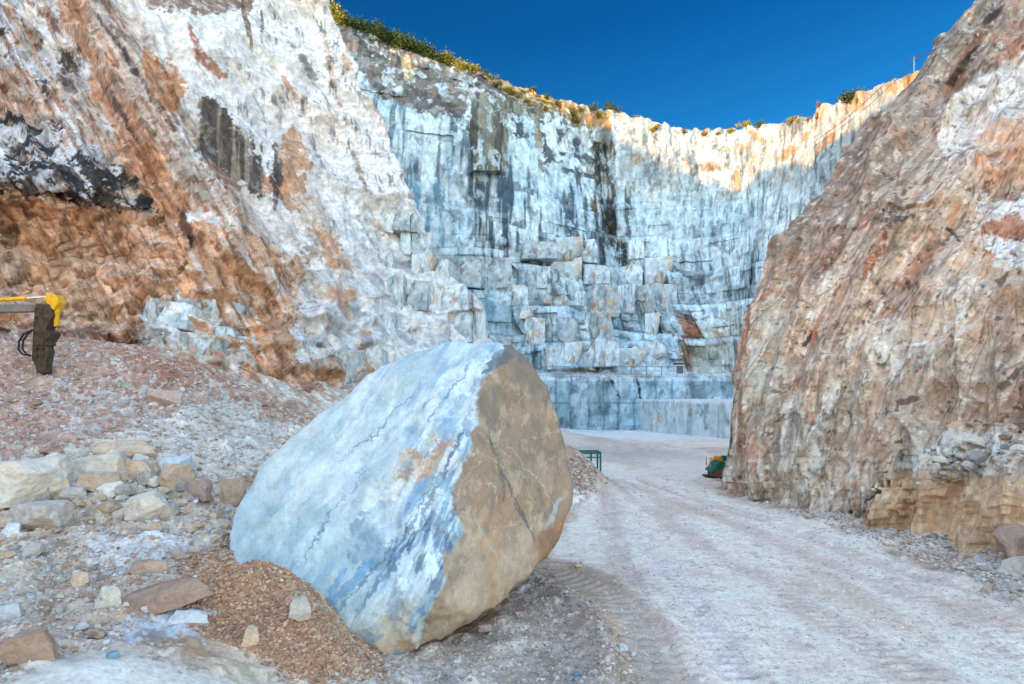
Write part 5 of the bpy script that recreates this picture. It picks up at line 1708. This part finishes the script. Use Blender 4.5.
# pole and wires on the right rim
q_ = back_point(914, 72)
pz_ = q_[2] - .5
up_ = empty('utility_pole', (float(q_[0]), float(q_[1]), float(pz_)))
tag(up_, 'thin pole with a cross arm on the rim beside the right cliff', 'pole')
MB().tube((0, 0, -.5), (0, 0, 2.2), .05).build('pole', M_STL, up_)
MB().box((0, 0, 2.0), (.9, .06, .06)).build('cross_arm', M_STL, up_)
wr = MB()
for sx in (-.4, .4):
    a = Vector((sx, 0, 2.0))
    for b in (Vector((sx + 9, -9, 4.6)), Vector((sx - 7, 8, -4.0))):
        pp = [a.lerp(b, k / 10) - Vector((0, 0, .6 * math.sin(math.pi * k / 10))) for k in range(11)]
        wr.curve(pp, .025, 5)
wr.build('wire', M_BLK, up_)

# ------------------------------------------------------------------ bushes on the rim
def leaf_mat(name, a, b):
    m, nt, bs = new_mat(name, .6)
    N, L = nt.nodes, nt.links
    ge = N.new('ShaderNodeNewGeometry')
    cr = N.new('ShaderNodeValToRGB')
    cr.color_ramp.elements[0].color = (*a, 1)
    cr.color_ramp.elements[1].color = (*b, 1)
    L.new(ge.outputs['Random Per Island'], cr.inputs[0])
    L.new(cr.outputs[0], bs.inputs['Base Color'])
    return m


ML = [leaf_mat('green_leaves', lin(44, 62, 26), lin(92, 104, 46)), leaf_mat('yellow_leaves', lin(110, 110, 40), lin(176, 158, 66)), leaf_mat('dry_leaves', lin(110, 84, 46), lin(160, 128, 70))]


def foliage(seed, n=1100):
    r_ = np.random.default_rng(seed)
    cl = r_.normal(size=(9, 3)) * np.array([.24, .24, .17]) + np.array([0, 0, .45])
    c = cl[r_.integers(0, 9, n)] + r_.normal(size=(n, 3)) * np.array([.15, .15, .13])
    c[:, 2] = np.abs(c[:, 2])
    a = r_.normal(size=(n, 3))
    a /= np.linalg.norm(a, axis=1, keepdims=True)
    b = np.cross(a, r_.normal(size=(n, 3)))
    b /= np.linalg.norm(b, axis=1, keepdims=True)
    s1 = r_.uniform(.03, .075, (n, 1))
    V_ = np.stack([c - a * s1, c - b * s1 * .6, c + a * s1, c + b * s1 * .6], 1).reshape(-1, 3)
    return V_, np.arange(4 * n).reshape(n, 4)


FOL = []
for k in range(5):
    V_, F_ = foliage(900 + k)
    row_ = []
    for m in ML:
        me = mesh_from('foliage', V_, F_)
        me.materials.append(m)
        row_.append(me)
    FOL.append(row_)
stem_me = bpy.data.meshes.new('stem')
_b = bmesh.new()
for k in range(5):
    a = k * 1.256
    m_ = MB()
    m_.tube((0, 0, -.25), (.28 * math.cos(a), .28 * math.sin(a), .6), .03, .01, 6)
    t_ = bpy.data.meshes.new('t')
    m_.bm.to_mesh(t_)
    _b.from_mesh(t_)
_b.to_mesh(stem_me)
stem_me.materials.append(plain('bark', lin(90, 72, 56), .9))


def bush(px_, hpx, mi, label, group=None, dpx=0, wide=1.2):
    py_ = np.interp(px_, px1_back, crest_back)
    q_ = back_point(px_, py_ + .5 + dpx)
    s_ = hpx * q_[1] / F
    r_ = bpy.data.objects.new('bush', None)
    COL.objects.link(r_)
    r_.location = (q_[0], q_[1] + (.6 if dpx == 0 else -.1), q_[2] - .25 * s_)
    r_.scale = (s_ * wide, s_ * wide, s_)
    r_.rotation_euler = (0, 0, random.uniform(0, 6.28))
    f_ = bpy.data.objects.new('foliage', random.choice(FOL)[mi])
    COL.objects.link(f_)
    f_.parent = r_
    t_ = bpy.data.objects.new('stem', stem_me)
    COL.objects.link(t_)
    t_.parent = r_
    tag(r_, label, 'bush', group)


px1_back = np.linspace(290, 1000, 800)
crest_back = crest
for k in range(46):
    a = 322 + k * 3.7 + random.uniform(-1.5, 1.5)
    bush(a, random.uniform(9, 19) * (1 - .3 * (a > 440)), 0 if random.random() < (.8 if a < 440 else .4) else 1, 'green bush in the dense row along the left rim of the quarry', 'bushes along the left rim')
for k in range(18):
    a = random.uniform(490, 600)
    bush(a, random.uniform(4, 8), random.choice([0, 1, 1, 2]), 'low dry scrub on the sunlit slope under the middle rim', 'scrub under the middle rim', dpx=random.uniform(2, 22))
bush(591, 10, 0, 'round dark green bush on the middle rim, the left of two')
bush(613, 13, 0, 'larger dark green bush on the middle rim, the right of two')
bush(533, 7, 0, 'small dark bush alone on the rim left of the two round ones')
bush(638, 6, 2, 'small dry tuft on the rim just right of the two round bushes')
bush(748, 9, 1, 'yellowish bush above the middle of the sunlit wall')
bush(763, 8, 0, 'green tuft beside the yellowish bush above the sunlit wall')
bush(795, 8, 1, 'yellow tuft on the rim where the sunlit wall turns', wide=1.5)
bush(851, 11, 0, 'wide green bush on the right rim of the sunlit wall', wide=1.9, dpx=3)
for k in range(14):
    a = random.uniform(650, 860)
    bush(a, random.uniform(3, 6), random.choice([1, 2]), 'tiny dry tuft on the sunlit right part of the rim', 'dry tufts on the right rim', dpx=random.uniform(0, 10))

# ------------------------------------------------------------------ camera, sun, sky
cam = bpy.data.cameras.new('camera')
co_ = bpy.data.objects.new('camera', cam)
COL.objects.link(co_)
co_.location = (0, 0, EYE)
co_.rotation_euler = (math.pi / 2, 0, 0)
cam.sensor_width = 36
cam.lens = 36 * F / 1024
cam.shift_y = (HY - 342) / 1024
cam.clip_end = 2000
scene.camera = co_

sun = bpy.data.lights.new('sun', 'SUN')
sun.energy = 4.3
sun.angle = math.radians(.4)
sun.color = (1, .6, .3)
so = bpy.data.objects.new('sun', sun)
COL.objects.link(so)
so.rotation_euler = Vector(Sd).to_track_quat('Z', 'Y').to_euler()

wd_ = bpy.data.worlds.new('World')
scene.world = wd_
wd_.use_nodes = True
nt = wd_.node_tree
N, L = nt.nodes, nt.links
bg = N['Background']
sky = N.new('ShaderNodeTexSky')
sky.sky_type = 'NISHITA'
sky.sun_disc = False
sky.sun_elevation = SUN_EL
sky.sun_rotation = SUN_AZ
sky.air_density = 1.0
sky.dust_density = .25
sky.ozone_density = 2.0
# deep polarised blue away from the sun, unseen glow added behind the camera to light the shaded rock
tc = N.new('ShaderNodeTexCoord')
dt = N.new('ShaderNodeVectorMath')
dt.operation = 'DOT_PRODUCT'
dv_ = Vector((-.2, -.86, .46)).normalized()
dt.inputs[1].default_value = tuple(dv_)
L.new(tc.outputs['Generated'], dt.inputs[0])
mr = N.new('ShaderNodeMapRange')
mr.interpolation_type = 'SMOOTHSTEP'
mr.inputs['From Min'].default_value = -.35
mr.inputs['From Max'].default_value = .65
L.new(dt.outputs['Value'], mr.inputs['Value'])
mx = N.new('ShaderNodeMix')
mx.data_type = 'RGBA'
mx.inputs['A'].default_value = (.022, .21, .46, 1)
mx.inputs['B'].default_value = (5.3, 4.3, 3.55, 1)
L.new(mr.outputs[0], mx.inputs['Factor'])
sp = N.new('ShaderNodeSeparateXYZ')
L.new(tc.outputs['Generated'], sp.inputs[0])
mz = N.new('ShaderNodeMapRange')
mz.inputs['From Min'].default_value = .18
mz.inputs['From Max'].default_value = .52
L.new(sp.outputs['Z'], mz.inputs['Value'])
mf = N.new('ShaderNodeMix')
mf.data_type = 'RGBA'
mf.inputs['A'].default_value = (.075, .50, .74, 1)
mf.inputs['B'].default_value = (.014, .24, .48, 1)
L.new(mz.outputs[0], mf.inputs['Factor'])
L.new(mf.outputs['Result'], mx.inputs['A'])
ml = N.new('ShaderNodeVectorMath')
ml.operation = 'MULTIPLY'
L.new(sky.outputs[0], ml.inputs[0])
L.new(mx.outputs['Result'], ml.inputs[1])
L.new(ml.outputs[0], bg.inputs['Color'])
bg.inputs['Strength'].default_value = .15

scene.view_settings.view_transform = 'Standard'
scene.view_settings.look = 'None'
scene.view_settings.exposure = 1.2
scene.view_settings.gamma = 1
scene.view_settings.use_curve_mapping = False
scene.render.engine = 'CYCLES'
scene.cycles.max_bounces = 6
scene.cycles.diffuse_bounces = 4
scene.cycles.use_denoising = True
